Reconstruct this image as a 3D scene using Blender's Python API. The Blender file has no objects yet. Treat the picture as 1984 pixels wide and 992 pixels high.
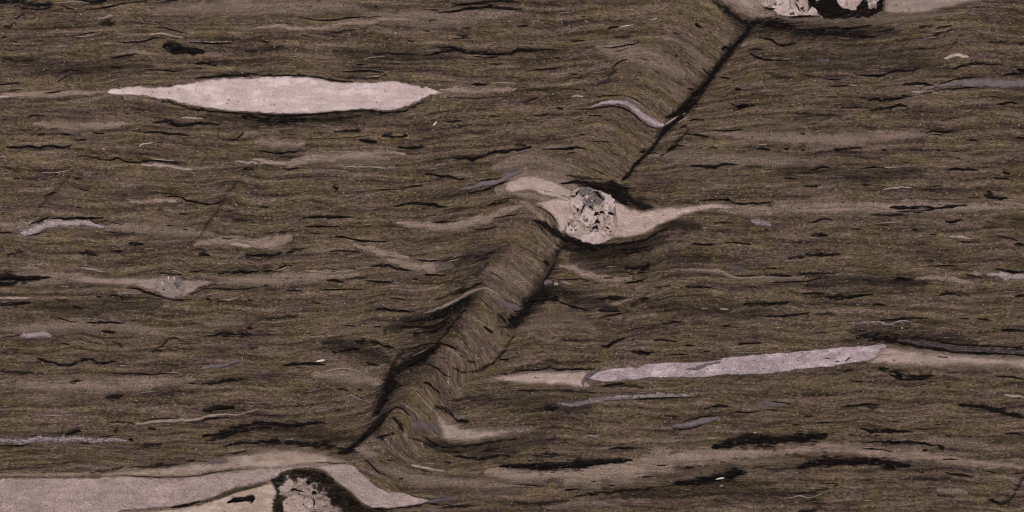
import bpy, math, random
import numpy as np
from mathutils import Vector, geometry

random.seed(7)
rng = np.random.default_rng(7)
C = bpy.context.scene.collection
S = 0.0005                                   # metres per unit of the drawing grid (slab face about 1 m wide)
CX, CY = 992.0, 496.0

# ------------------------------------------------------------------ camera, world, lamps, exposure
sc = bpy.context.scene
cam = bpy.data.objects.new('camera', bpy.data.cameras.new('camera'))
C.objects.link(cam)
cam.data.lens = 85
cam.data.sensor_width = 36
cam.location = (0, 0, 0.001 + 1984 * S * 85 / 36)
cam.data.clip_start = 0.05
cam.data.clip_end = 50
sc.camera = cam

world = bpy.data.worlds.new('World')
sc.world = world
world.use_nodes = True
world.node_tree.nodes['Background'].inputs[0].default_value = (0.92, 0.95, 1.0, 1)
world.node_tree.nodes['Background'].inputs[1].default_value = 0.22

def softbox(name, loc, size, power, col):
    l = bpy.data.lights.new(name, 'AREA')
    l.shape = 'RECTANGLE'; l.size = size[0]; l.size_y = size[1]
    l.energy = power; l.color = col
    o = bpy.data.objects.new(name, l); C.objects.link(o)
    o.location = loc
    o.rotation_euler = (Vector((0, 0, 0)) - Vector(loc)).to_track_quat('-Z', 'Y').to_euler()
    return o
softbox('copy_lamp_upper', (-2.3, 1.5, 2.2), (1.0, 1.0), 84, (1.0, 0.97, 0.95))
softbox('copy_lamp_lower', (2.6, -0.6, 2.2), (1.2, 1.2), 52, (1.0, 0.96, 0.97))

sc.view_settings.view_transform = 'Standard'
sc.view_settings.look = 'None'
sc.view_settings.exposure = 0.0
sc.view_settings.gamma = 1.0
sc.view_settings.use_curve_mapping = False
sc.cycles.filter_width = 1.05

# ------------------------------------------------------------------ the layering of the rock (a foliation field)
YS  = np.array([-300, 0, 60, 140, 225, 300, 355, 420, 470, 540, 610, 690, 740, 800, 900, 1300.])
XS  = np.array([1700, 1490, 1450, 1382, 1310, 1240, 1205, 1165, 1095, 1065, 1010, 960, 905, 870, 810, 560.])
YC  = np.array([-300, 0, 100, 195, 290, 390, 490, 560, 640, 690, 790, 850, 992, 1300.])
XC  = np.array([1560, 1325, 1250, 1200, 1110, 1025, 968, 932, 880, 850, 772, 740, 650, 460.])
YA  = np.array([-300, 0, 200, 400, 500, 560, 700, 800, 870, 1000, 1300.])
AA  = np.array([8, 13, 20, 28, 34, 42, 46, 44, 24, 10, 6.])
LL  = np.array([150, 150, 150, 150, 140, 105, 90, 80, 90, 120, 150.])
YB  = np.array([-300, 0, 100, 300, 420, 560, 700, 800, 900, 1300.])
BB  = np.array([30, 34, 36, 32, 24, 18, 22, 20, 12, 8.])
BULGE = [(525, 184, 330, 34, 70), (1165, 415, 105, 52, 60), (1580, -8, 170, 45, 70), (330, 546, 80, 18, 35),
         (600, 985, 150, 78, 60), (1400, 715, 300, 14, 50), (150, 1000, 420, 70, 90)]
MINOR = [(75, 411, 136, 330, -7, 22), (363, 472, 471, 338, -9, 26), (1202, 636, 1257, 565, 9, 24),
         (1230, 545, 1262, 505, 8, 20), (690, 650, 760, 560, -6, 26), (1850, 100, 1790, 190, -7, 30),
         (1480, 640, 1560, 520, -5, 30), (150, 660, 210, 560, -5, 26), (1690, 880, 1760, 760, 6, 30),
         (560, 450, 620, 360, -5, 24), (1960, 985, 2000, 900, 10, 24)]
_ph = np.random.default_rng(3).uniform(0, 6.283, 24)

def fold(x, y):
    """vertical displacement of the layers at x, y"""
    x = np.asarray(x, float); y = np.asarray(y, float)
    xs = np.interp(y, YS, XS); xc = np.interp(y, YC, XC)
    A = np.interp(y, YA, AA); L = np.interp(y, YA, LL); B = np.interp(y, YB, BB)
    t = np.clip(xc - x, 0, None)
    left = -A * np.exp(-(t / L) ** 1.35)
    s = np.clip((x - xc) / np.maximum(xs - xc, 20), 0, 1)
    band = -A + (A + B) * (s ** 1.4 * (1 - 0.12 * s ** 4) / 0.88)
    right = B * np.exp(-np.clip(x - xs, 0, None) / 85.0)
    f = np.where(x < xc, left, np.where(x < xs, band, right))
    for bx, by, hl, ht, dec in BULGE:
        e = np.clip(1 - ((x - bx) / (hl * 1.15)) ** 2, 0, 1)
        q = (y - by) / 6.0
        f = f + np.tanh(q) * ht * 0.85 * e * np.exp(-np.abs(y - by) / dec)
    for x0, y0, x1, y1, a, w in MINOR:
        dx, dy = x1 - x0, y1 - y0
        n = math.hypot(dx, dy)
        al = ((x - x0) * dx + (y - y0) * dy) / n / n
        dd = ((x - x0) * dy - (y - y0) * dx) / n
        f = f + a * np.exp(-(dd / w) ** 2) * np.exp(-np.clip(np.abs(al - .5) - .5, 0, None) ** 2 * 6)
    f = f + 4.2 * np.sin(x / 83 + y / 61 + _ph[0]) * np.sin(x / 140 - y / 47 + _ph[1])
    f = f + 3.0 * np.sin(x / 41 + y / 33 + _ph[2]) * np.sin(x / 57 - y / 29 + _ph[3])
    f = f + 1.0 * np.sin(x / 19 + y / 15 + _ph[4]) * np.sin(x / 31 - y / 11 + _ph[5])
    f = f + 5.0 * np.sin(x / 310 + y / 130 + _ph[6])
    return f

def layer(x, y):
    return np.asarray(y, float) - fold(x, y)

def slope(x, y):
    """dy/dx of the layer through x, y"""
    h = 2.0
    gx = (layer(x + h, y) - layer(x - h, y)) / (2 * h)
    gy = (layer(x, y + h) - layer(x, y - h)) / (2 * h)
    gy = np.where(np.abs(gy) < .35, .35, gy)
    return np.clip(-gx / gy, -1.6, 1.6)

# ------------------------------------------------------------------ materials
def N(nt, typ, **kw):
    n = nt.nodes.new(typ)
    for k, v in kw.items():
        setattr(n, k, v)
    return n
def link(nt, a, b):
    nt.links.new(a, b)

class Mat:
    """small helper round a node tree whose textures follow the layering"""
    def __init__(self, name):
        self.m = bpy.data.materials.new(name); self.m.use_nodes = True
        self.nt = self.m.node_tree
        self.b = self.nt.nodes['Principled BSDF']
        a = N(self.nt, 'ShaderNodeAttribute'); a.attribute_name = 'layering'
        self.fol = a.outputs['Vector']
        a2 = N(self.nt, 'ShaderNodeAttribute'); a2.attribute_name = 'core'
        self.core = a2.outputs['Fac']
        a3 = N(self.nt, 'ShaderNodeAttribute'); a3.attribute_name = 'amount'
        self.amt = a3.outputs['Fac']
        g = N(self.nt, 'ShaderNodeNewGeometry')
        m = N(self.nt, 'ShaderNodeVectorMath', operation='SCALE'); m.inputs['Scale'].default_value = 1 / S
        link(self.nt, g.outputs['Position'], m.inputs[0])
        self.pos = m.outputs[0]
        self.b.inputs['Roughness'].default_value = 0.6
        self.b.inputs['Specular IOR Level'].default_value = 0.03
    def vec(self, src, sx, sy, off=0.0):
        n = N(self.nt, 'ShaderNodeVectorMath', operation='MULTIPLY_ADD')
        n.inputs[1].default_value = (1 / sx, 1 / sy, 0); n.inputs[2].default_value = (off, off * 1.7, off * .3)
        link(self.nt, src, n.inputs[0]); return n.outputs[0]
    def noise(self, src, sx, sy, detail=3, rough=.6, off=0.0, lac=2.0, dist=0.0):
        n = N(self.nt, 'ShaderNodeTexNoise'); n.noise_dimensions = '2D'
        n.inputs['Scale'].default_value = 1; n.inputs['Detail'].default_value = detail
        n.inputs['Roughness'].default_value = rough; n.inputs['Lacunarity'].default_value = lac
        n.inputs['Distortion'].default_value = dist
        link(self.nt, self.vec(src, sx, sy, off), n.inputs['Vector']); return n.outputs['Fac']
    def voro(self, src, sx, sy, off=0.0, out='Distance'):
        n = N(self.nt, 'ShaderNodeTexVoronoi'); n.voronoi_dimensions = '2D'
        n.inputs['Scale'].default_value = 1
        link(self.nt, self.vec(src, sx, sy, off), n.inputs['Vector']); return n.outputs[out]
    def map(self, v, a, b, c=0.0, d=1.0, smooth=True):
        n = N(self.nt, 'ShaderNodeMapRange')
        n.interpolation_type = 'SMOOTHSTEP' if smooth else 'LINEAR'
        for i, x in enumerate((a, b, c, d)):
            n.inputs[i + 1].default_value = x
        link(self.nt, v, n.inputs[0]); return n.outputs[0]
    def math(self, op, a, b=None, c=None):
        n = N(self.nt, 'ShaderNodeMath', operation=op)
        for i, x in enumerate((a, b, c)):
            if x is None: continue
            if isinstance(x, (int, float)): n.inputs[i].default_value = x
            else: link(self.nt, x, n.inputs[i])
        return n.outputs[0]
    def mix(self, fac, a, b, mode='MIX'):
        n = N(self.nt, 'ShaderNodeMix'); n.data_type = 'RGBA'; n.blend_type = mode
        for sock, x in ((n.inputs[0], fac), (n.inputs[6], a), (n.inputs[7], b)):
            if isinstance(x, (int, float)): sock.default_value = x
            elif isinstance(x, tuple): sock.default_value = (*x, 1)
            else: link(self.nt, x, sock)
        return n.outputs[2]
    def ramp(self, v, stops):
        n = N(self.nt, 'ShaderNodeValToRGB'); e = n.color_ramp.elements
        while len(e) < len(stops): e.new(.5)
        for k, (p, c) in enumerate(stops):
            e[k].position = p; e[k].color = (*c, 1)
        link(self.nt, v, n.inputs[0]); return n.outputs[0]
    def color(self, c): link(self.nt, c, self.b.inputs['Base Color'])
    def alpha(self, a): link(self.nt, a, self.b.inputs['Alpha'])
    def bump(self, h, strength, dist):
        n = N(self.nt, 'ShaderNodeBump'); n.inputs['Strength'].default_value = strength; n.inputs['Distance'].default_value = dist
        link(self.nt, h, n.inputs['Height']); link(self.nt, n.outputs[0], self.b.inputs['Normal'])
    def edge_alpha(self, t0, t1, namp, sx, sy, detail=3, grain=0.0, off=3.0, streak=None):
        n = self.noise(self.fol, sx, sy, detail, .65, off)
        c = self.math('ADD', self.core, self.math('MULTIPLY', self.math('SUBTRACT', n, .5), namp))
        if grain:
            g = self.noise(self.pos, 2.2, 1.6, 1, .5, 8.0)
            c = self.math('ADD', c, self.math('MULTIPLY', self.math('SUBTRACT', g, .5), grain))
        # the rim itself always fades out fully
        a = self.math('MULTIPLY', self.map(c, t0, t1), self.map(self.core, 0.0, .16))
        if streak:                                  # thin layers of mica with rock between them
            st = self.noise(self.fol, streak[0], streak[1], 3, .6, 23.0)
            solid = self.map(self.core, .55, 1.15, 0, streak[2])
            a = self.math('MULTIPLY', a, self.map(self.math('ADD', st, solid), .40, .58, .12, 1))
        a = self.math('MULTIPLY', a, self.amt)
        self.alpha(a)
        return a

MID = (0.101, 0.076, 0.056)
def make_matrix():
    M = Mat('schist_matrix')
    broad = M.noise(M.fol, 190, 11, 4, .55, 1.0)
    mid = M.noise(M.fol, 32, 6.5, 5, .70, 5.0)
    fine = M.noise(M.fol, 6.5, 2.7, 3, .7, 9.0)
    hue = M.noise(M.fol, 75, 30, 5, .65, 20.0)
    hue2 = M.noise(M.pos, 14, 8, 4, .65, 31.0)
    tone = M.math('ADD', M.math('MULTIPLY', broad, .44), M.math('ADD', M.math('MULTIPLY', mid, .32), M.math('MULTIPLY', fine, .24)))
    # the sheared limb of the fold holds less mica: calmer and a little paler
    tone = M.math('ADD', M.math('MULTIPLY', M.math('SUBTRACT', tone, .487), M.map(M.core, 0, 1, .62, .92, False)), M.map(M.core, 0, 1, .527, .487, False))
    col = M.ramp(tone, [(.32, (.011, .008, .008)), (.41, (.044, .031, .0255)), (.48, (.0895, .064, .045)), (.55, (.131, .096, .069)), (.67, (.235, .174, .140))])
    hm = M.math('ADD', M.math('MULTIPLY', hue, .6), M.math('MULTIPLY', hue2, .4))
    tint = M.ramp(hm, [(.40, (1.04, 1.01, .76)), (.49, (1.03, .985, .90)), (.58, (1.05, .94, 1.06))])
    col = M.mix(.9, col, tint, 'MULTIPLY')
    # separate grains, one to three grid units wide
    g1 = M.noise(M.pos, 2.3, 1.7, 2, .7, 2.0)
    g2 = M.voro(M.fol, 4.2, 2.2, 4.0, 'Color')
    sep = N(M.nt, 'ShaderNodeSeparateColor'); link(M.nt, g2, sep.inputs[0])
    gm = M.math('ADD', M.map(g1, .28, .72, .50, 1.50, False), M.map(sep.outputs[0], 0, 1, -.34, .34, False))
    sc_ = N(M.nt, 'ShaderNodeVectorMath', operation='SCALE'); link(M.nt, col, sc_.inputs[0]); link(M.nt, gm, sc_.inputs['Scale'])
    col = sc_.outputs[0]
    dash = M.map(M.noise(M.fol, 13, 2.1, 2, .55, 44.0), .30, .37, 1, 0)
    dash = M.math('MULTIPLY', dash, M.map(M.noise(M.fol, 80, 40, 2, .5, 51.0), .38, .6, .15, .85))
    col = M.mix(dash, col, (.014, .010, .010))
    v = M.voro(M.fol, 9, 6, 12.0, 'Color')
    sp = N(M.nt, 'ShaderNodeSeparateColor'); link(M.nt, v, sp.inputs[0])
    vd = M.voro(M.fol, 9, 6, 12.0, 'Distance')
    speck = M.math('MULTIPLY', M.map(sp.outputs[1], .90, .93), M.map(vd, .10, .22, 1, 0))
    col = M.mix(M.math('MULTIPLY', speck, .75), col, (.33, .27, .21))
    M.color(col)
    M.bump(M.math('ADD', fine, M.math('MULTIPLY', g1, .6)), .12, .0006)
    return M.m

def make_inlay(name, base, vary, t0, t1, namp, sx, sy, grain=0.0, detail=3, speck=None, gran=0.0, rough=.5, clouds=None, rimcol=None, streak=None, glint=None, cell=None):
    M = Mat(name)
    lay = M.noise(M.fol, sx * 1.5, sy * 1.5, 4, .65, 14.0)
    col = M.mix(M.map(lay, .3, .7), base, vary)
    if clouds:
        col = M.mix(M.math('MULTIPLY', M.map(M.noise(M.pos, 60, 22, 4, .6, 77.0), .48, .66), .8), col, clouds)
    if rimcol:
        col = M.mix(M.map(M.math('ADD', M.core, M.math('MULTIPLY', M.math('SUBTRACT', M.noise(M.fol, 34, 8, 4, .65, 91.0), .5), 1.3)), .25, 1.0), rimcol, col)
    g1 = M.noise(M.pos, 2.6, 2.0, 2, .7, 6.0)
    k = gran if gran else .12
    gm = M.map(g1, .30, .70, 1 - k, 1 + k, False)
    if cell:
        for q, (cs, ca) in enumerate(cell):
            v = M.voro(M.pos, cs, cs * .8, 40.0 + q, 'Color'); sp = N(M.nt, 'ShaderNodeSeparateColor'); link(M.nt, v, sp.inputs[0])
            gm = M.math('MULTIPLY', gm, M.map(sp.outputs[0], 0, 1, 1 - ca, 1 + ca, False))
            col = M.mix(M.map(sp.outputs[1], .3, 1, 0, ca * 1.2), col, M.mix(1.0, col, (1.0, .86, .84), 'MULTIPLY'))
    sc_ = N(M.nt, 'ShaderNodeVectorMath', operation='SCALE'); link(M.nt, col, sc_.inputs[0]); link(M.nt, gm, sc_.inputs['Scale'])
    col = sc_.outputs[0]
    if speck:
        dens, c2 = speck
        v = M.voro(M.pos, 5.5, 4.2, 33.0, 'Color'); sp = N(M.nt, 'ShaderNodeSeparateColor'); link(M.nt, v, sp.inputs[0])
        vd = M.voro(M.pos, 5.5, 4.2, 33.0, 'Distance')
        f = M.math('MULTIPLY', M.map(sp.outputs[1], 1 - dens, 1 - dens + .02), M.map(vd, .2, .42, 1, 0))
        col = M.mix(M.math('MULTIPLY', f, .9), col, c2)
    if glint:
        v = M.voro(M.fol, 5.0, 3.0, 71.0, 'Color'); sp = N(M.nt, 'ShaderNodeSeparateColor'); link(M.nt, v, sp.inputs[0])
        col = M.mix(M.math('MULTIPLY', M.map(sp.outputs[2], 1 - glint, 1 - glint * .3), .7), col, (.055, .050, .047))
    M.color(col)
    M.b.inputs['Roughness'].default_value = rough + .1
    M.edge_alpha(t0, t1, namp, sx, sy, detail, grain, streak=streak)
    M.bump(g1, .10, .0005)
    return M.m

MAT = {}
MAT['matrix'] = make_matrix()
MAT['d'] = make_inlay('black_mica', (.0035, .0026, .0030), (.016, .0115, .0095), .14, .62, .85, 22, 3.2, .55, glint=.07)
MAT['s'] = make_inlay('dark_mica_rich_rock', (.0045, .0035, .0045), (.013, .0115, .009), .08, .72, 1.4, 18, 3.6, .9, 4, gran=.5, streak=(18, 2.6, .20), glint=.05)
MAT['r'] = make_inlay('mottled_dark_mica', (.0045, .0035, .0035), (.022, .015, .010), .10, .90, 1.6, 9, 7, .8, 4, gran=.5, glint=.10, clouds=(.045, .031, .022))
MAT['h'] = make_inlay('dark_rich_rock', (.010, .008, .009), (.019, .017, .013), .0, 1.1, 1.3, 20, 5, 1.0, 4, gran=.5, glint=.04)
MAT['B'] = make_inlay('pale_feldspar_rich_rock', (.305, .217, .175), (.205, .149, .115), .02, .75, 1.2, 60, 6, 1.2, 4, gran=.5, speck=(.04, (.05, .036, .03)), cell=((4, .15), (30, .08)))
MAT['P'] = make_inlay('pale_vein_quartz', (.55, .415, .37), (.42, .31, .27), .02, .95, .9, 40, 8, 1.0, gran=.26, speck=(.03, (.10, .07, .055)), rimcol=(.28, .20, .155), cell=((4, .10), (20, .10)))
MAT['p'] = make_inlay('thin_vein_quartz', (.33, .245, .215), (.26, .19, .165), .15, .8, .9, 18, 4, .5, gran=.25)
MAT['G'] = make_inlay('grey_vein_quartz', (.20, .150, .158), (.145, .108, .112), .10, .7, .7, 20, 5, .4, gran=.34)
MAT['W'] = make_inlay('speckled_quartz', (.34, .265, .265), (.16, .12, .115), .10, .7, .9, 9, 4, .8, gran=.6, speck=(.22, (.02, .014, .014)))
MAT['Q'] = make_inlay('white_quartz', (.61, .47, .455), (.51, .39, .375), .05, .80, 1.3, 16, 4, .8, gran=.15, speck=(.02, (.2, .14, .13)), clouds=(.73, .59, .565), rimcol=(.40, .295, .27), cell=((4, .07), (16, .06)))
MAT['V'] = make_inlay('sugary_quartz', (.47, .365, .385), (.33, .248, .26), .05, .80, .8, 30, 8, .7, gran=.46, speck=(.05, (.12, .085, .085)), clouds=(.62, .50, .52), rimcol=(.33, .25, .245), cell=((5, .14), (26, .10)))
MAT['n'] = make_inlay('fuzzy_sugary_quartz', (.47, .37, .37), (.33, .25, .25), .02, .75, 1.2, 16, 5, 1.2, gran=.45, cell=((5, .14),))
MAT['U'] = make_inlay('pinkish_grey_sugary_quartz', (.405, .305, .28), (.31, .23, .222), .04, .90, .9, 60, 14, .8, gran=.46, speck=(.07, (.18, .13, .125)), clouds=(.48, .355, .315), rimcol=(.30, .225, .185), cell=((4.5, .13), (40, .08)))
MAT['K'] = make_inlay('cream_feldspar', (.50, .37, .305), (.37, .27, .21), .06, .80, 1.0, 30, 14, .6, gran=.26, rimcol=(.26, .19, .14), clouds=(.57, .44, .385), speck=(.03, (.12, .08, .06)), cell=((5, .08), (24, .10)))
MAT['k'] = make_inlay('cloudy_feldspar', (.38, .285, .25), (.16, .115, .095), .24, .85, 3.2, 9, 9, .8, gran=.3, rimcol=(.07, .05, .042), clouds=(.54, .42, .39), cell=((5, .2),))
MAT['q'] = make_inlay('white_grain', (.62, .485, .455), (.46, .345, .32), .15, .85, 1.5, 6, 6, .6, gran=.18, cell=((4, .12),))
MAT['c'] = make_inlay('cream_grain', (.50, .375, .325), (.36, .265, .22), .15, .85, 1.5, 6, 6, .6, gran=.2, cell=((4, .12),))
MAT['g'] = make_inlay('grey_grain', (.20, .155, .155), (.10, .078, .078), .15, .85, 1.8, 5, 4, .8, gran=.4, cell=((4, .25),))
def make_mottled():
    M = Mat('mottled_clast')
    n = N(M.nt, 'ShaderNodeTexVoronoi'); n.voronoi_dimensions = '2D'; n.inputs['Scale'].default_value = 1
    wob = N(M.nt, 'ShaderNodeTexNoise'); wob.noise_dimensions = '2D'; wob.inputs['Scale'].default_value = 1; wob.inputs['Detail'].default_value = 3
    link(M.nt, M.vec(M.pos, 9, 9), wob.inputs['Vector'])
    add = N(M.nt, 'ShaderNodeVectorMath', operation='MULTIPLY_ADD'); add.inputs[1].default_value = (12, 12, 0)
    link(M.nt, wob.outputs['Color'], add.inputs[0]); link(M.nt, M.pos, add.inputs[2])
    link(M.nt, M.vec(add.outputs[0], 9, 9, 2.0), n.inputs['Vector'])
    sp = N(M.nt, 'ShaderNodeSeparateColor'); link(M.nt, n.outputs['Color'], sp.inputs[0])
    col = M.ramp(sp.outputs[0], [(.0, (.16, .12, .105)), (.2, (.33, .245, .20)), (.5, (.42, .315, .265)), (.75, (.28, .215, .205)), (1, (.52, .405, .37))])
    dk = M.map(M.noise(M.pos, 7, 6, 4, .65, 60.0), .32, .38, 1, 0)
    col = M.mix(dk, col, (.02, .015, .013))
    M.color(col); M.edge_alpha(.1, .6, .6, 8, 8, 3, .3)
    M.bump(M.noise(M.pos, 5, 5, 2), .15, .0006)
    return M.m
MAT['m'] = make_mottled()
MAT['e'] = make_inlay('dull_grey_feldspar', (.30, .225, .20), (.22, .165, .15), .02, 1.0, 1.0, 14, 6, .6, gran=.3, cell=((5, .12),))
MAT['w'] = make_inlay('sparkle', (.80, .70, .62), (.70, .62, .55), -.2, .3, .2, 5, 5)
MAT['o'] = make_inlay('rusty_stain', (.22, .125, .045), (.10, .06, .025), .12, .9, 1.4, 8, 5, .6)

# ------------------------------------------------------------------ builders
def P2(x, y, z=0.0):
    return ((x - CX) * S, -(y - CY) * S, z)

class Buf:
    """vertices and faces of one mesh with the three attributes the materials read"""
    def __init__(self): self.v = []; self.f = []; self.core = []; self.amt = []; self.xy = []
    def add(self, xy, z, core, amt):
        self.v.append(P2(xy[0], xy[1], z)); self.xy.append(xy); self.core.append(core); self.amt.append(amt)
        return len(self.v) - 1

def attrs(me, xy, core, amt):
    xy = np.asarray(xy, float)
    n = len(xy)
    fol = np.zeros((n, 3), np.float32)
    fol[:, 0] = xy[:, 0]; fol[:, 1] = layer(xy[:, 0], xy[:, 1])
    a = me.attributes.new('layering', 'FLOAT_VECTOR', 'POINT'); a.data.foreach_set('vector', fol.ravel())
    a = me.attributes.new('core', 'FLOAT', 'POINT'); a.data.foreach_set('value', np.asarray(core, np.float32))
    a = me.attributes.new('amount', 'FLOAT', 'POINT'); a.data.foreach_set('value', np.asarray(amt, np.float32))

def obj(name, buf, mat, parent=None):
    me = bpy.data.meshes.new(name)
    me.from_pydata(buf.v, [], buf.f)
    attrs(me, buf.xy, buf.core, buf.amt)
    me.materials.append(MAT[mat])
    me.shade_smooth()
    o = bpy.data.objects.new(name, me); C.objects.link(o)
    if parent is not None: o.parent = parent
    return o

def catmull(pts, step):
    pts = np.asarray(pts, float)
    if len(pts) == 1: return pts
    P = np.vstack([2 * pts[0] - pts[1], pts, 2 * pts[-1] - pts[-2]])
    out = []
    for i in range(1, len(P) - 2):
        p0, p1, p2, p3 = P[i - 1:i + 3]
        n = max(2, int(np.hypot(*(p2 - p1)[:2]) / step))
        t = np.linspace(0, 1, n, endpoint=False)[:, None]
        out.append(.5 * ((2 * p1) + (-p0 + p2) * t + (2 * p0 - 5 * p1 + 4 * p2 - p3) * t * t + (-p0 + 3 * p1 - 3 * p2 + p3) * t ** 3))
    out.append(P[-2][None])
    return np.vstack(out)

def smooth_noise(n, k, amp):
    if n < 2: return np.zeros(n)
    m = max(2, int(n / k) + 2)
    return np.interp(np.linspace(0, m - 1, n), np.arange(m), rng.normal(0, amp, m))

def ribbon(buf, pts, w, amt, z, over=1.3, keel=True, wob=.25, step=5.0):
    """a boat-shaped sliver set into the face: fading rims, a crest on top, a keel inside the rock"""
    a = np.array([(p[0], p[1], p[2] if len(p) > 2 else -1) for p in pts], float)
    explicit = (a[:, 2] >= 0).all()
    c = catmull(a, step)
    n = len(c)
    t = np.linspace(0, 1, n)
    if explicit: hw = np.clip(c[:, 2], .8, None) / 2
    else: hw = w / 2 * np.clip(np.sin(np.pi * np.clip(t * .96 + .02, 0, 1)), 0, 1) ** .55
    hw = hw * np.clip(1 + smooth_noise(n, 2.2, wob), .35, 1.8)
    hw = np.maximum(hw * over, .5)
    d = np.gradient(c[:, :2], axis=0); d /= np.maximum(np.hypot(d[:, 0], d[:, 1])[:, None], 1e-6)
    nrm = np.stack([-d[:, 1], d[:, 0]], 1)
    cc = c[:, :2] + nrm * smooth_noise(n, 2.0, .12 * min(w if not explicit else 6, 8))[:, None]
    taper = np.clip(np.minimum(t, 1 - t) * n * .8 + .25, 0, 1)
    rows = []
    for i in range(n):
        L = cc[i] + nrm[i] * hw[i]; R = cc[i] - nrm[i] * hw[i]
        if i in (0, n - 1): L = cc[i] + nrm[i] * .3; R = cc[i] - nrm[i] * .3
        cr = taper[i] if 0 < i < n - 1 else .05
        r = [buf.add(L, z, 0, amt), buf.add(cc[i], z + min(hw[i] * S * .02, 3e-5), cr, amt), buf.add(R, z, 0, amt)]
        if keel: r.append(buf.add(cc[i], z - hw[i] * S * .9 - .0012, 0, amt))
        rows.append(r)
    for i in range(n - 1):
        p, q = rows[i], rows[i + 1]
        buf.f += [(p[0], p[1], q[1], q[0]), (p[1], p[2], q[2], q[1])]
        if keel: buf.f += [(p[0], q[0], q[3], p[3]), (p[2], p[3], q[3], q[2])]
    if keel:
        p = rows[0]; buf.f.append((p[0], p[3], p[2], p[1]))
        p = rows[-1]; buf.f.append((p[0], p[1], p[2], p[3]))

def dot(buf, x, y, r, amt, z):
    n = 7; a0 = rng.uniform(0, 6.28); e = rng.uniform(.75, 1.3)
    c = buf.add((x, y), z + r * S * .1, 1, amt)
    ring = [buf.add((x + r * e * math.cos(a0 + k * 6.2832 / n) * rng.uniform(.8, 1.15), y + r / e * math.sin(a0 + k * 6.2832 / n) * rng.uniform(.8, 1.15)), z, .55, amt) for k in range(n)]
    low = buf.add((x, y), z - r * S * 2, .5, 0)
    for k in range(n):
        p, q = ring[k], ring[(k + 1) % n]
        buf.f += [(c, q, p), (low, p, q)]

def inside(poly, pts):
    x, y = pts[:, 0], pts[:, 1]
    r = np.zeros(len(pts), bool)
    n = len(poly)
    for i in range(n):
        x0, y0 = poly[i]; x1, y1 = poly[(i + 1) % n]
        if y0 == y1: continue
        c = ((y0 > y) != (y1 > y)) & (x < (x1 - x0) * (y - y0) / (y1 - y0) + x0)
        r ^= c
    return r

def dist_poly(poly, pts):
    best = np.full(len(pts), 1e9)
    n = len(poly)
    for i in range(n):
        a = poly[i]; b = poly[(i + 1) % n]
        ab = b - a; l2 = max(ab @ ab, 1e-9)
        t = np.clip(((pts - a) @ ab) / l2, 0, 1)
        best = np.minimum(best, np.hypot(*(pts - a - t[:, None] * ab).T))
    return best

def blob(buf, poly, z, soft=6.0, amt=1.0, depth=20.0, rough=.7, dome=.0, step=5.0, fadex=None, grow=.25, corners=False):
    """a closed body with its own outline: top face, skirt and underside"""
    p = np.asarray(poly, float)
    if corners:
        q = np.vstack([p, p[:1]]); loop = np.vstack([q[i] + (q[i + 1] - q[i]) * np.linspace(0, 1, max(2, int(np.hypot(*(q[i + 1] - q[i])) / step)), endpoint=False)[:, None] for i in range(len(p))])
    else: loop = catmull(np.vstack([p, p[:1]]), step)[:-1]
    n = len(loop)
    d = np.roll(loop, -1, 0) - np.roll(loop, 1, 0); d /= np.maximum(np.hypot(d[:, 0], d[:, 1])[:, None], 1e-6)
    area = .5 * np.sum(loop[:, 0] * np.roll(loop[:, 1], -1) - np.roll(loop[:, 0], -1) * loop[:, 1])
    nrm = np.stack([d[:, 1], -d[:, 0]], 1) * (1 if area > 0 else -1)
    nz = smooth_noise(n, 1.5, rough); nz[-1] = nz[0]
    loop = loop + nrm * (nz + soft * grow)[:, None]
    lo, hi = loop.min(0), loop.max(0)
    g = float(np.clip(math.sqrt((hi - lo).prod()) / 40, 2.0, 9.0))
    gx, gy = np.meshgrid(np.arange(lo[0], hi[0], g), np.arange(lo[1], hi[1], g))
    q = np.stack([gx.ravel(), gy.ravel()], 1) + rng.uniform(-.2, .2, (gx.size, 2)) * g
    # a ring of points just inside the rim keeps the fade even
    ring = loop - nrm * soft
    q = np.vstack([q, ring])
    if len(q): q = q[inside(loop, q)]
    if len(q):
        dq = dist_poly(loop, q); q = q[dq > min(g, soft) * .45]
    allp = np.vstack([loop, q]) if len(q) else loop
    vs = [Vector((float(a), float(b))) for a, b in allp]
    es = [(i, (i + 1) % n) for i in range(n)]
    ov, oe, of, *_ = geometry.delaunay_2d_cdt(vs, es, [], 1, 1e-4)
    oxy = np.array([(v.x, v.y) for v in ov])
    dd = dist_poly(loop, oxy)
    core = np.clip(dd / soft, 0, 1)
    am = np.full(len(oxy), amt)
    if fadex:
        for x0, x1 in fadex: am = am * np.clip((oxy[:, 0] - x0) / (x1 - x0), 0, 1)
    base = len(buf.v)
    for k in range(len(oxy)):
        buf.add(oxy[k], z + dome * S * core[k], float(core[k]), float(am[k]))
    cnt = {}
    for f in of:
        f = list(f)
        a = sum(oxy[f[i]][0] * oxy[f[(i + 1) % len(f)]][1] - oxy[f[(i + 1) % len(f)]][0] * oxy[f[i]][1] for i in range(len(f)))
        if a > 0: f.reverse()                     # y runs downwards in the drawing grid
        buf.f.append([base + i for i in f])
        for i in range(len(f)):
            e = (f[i], f[(i + 1) % len(f)])
            cnt[e] = 1
    rim = [e for e in cnt if (e[1], e[0]) not in cnt]
    low = {}
    ctr = oxy.mean(0)
    for a, b in rim:
        for i in (a, b):
            if i not in low:
                low[i] = buf.add(ctr + (oxy[i] - ctr) * .8, z - depth * S, 0, 0)
    cb = buf.add(ctr, z - depth * S * 1.15, 0, 0)
    for a, b in rim:
        buf.f.append((base + b, base + a, low[a], low[b]))
        buf.f.append((low[b], low[a], cb))

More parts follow.
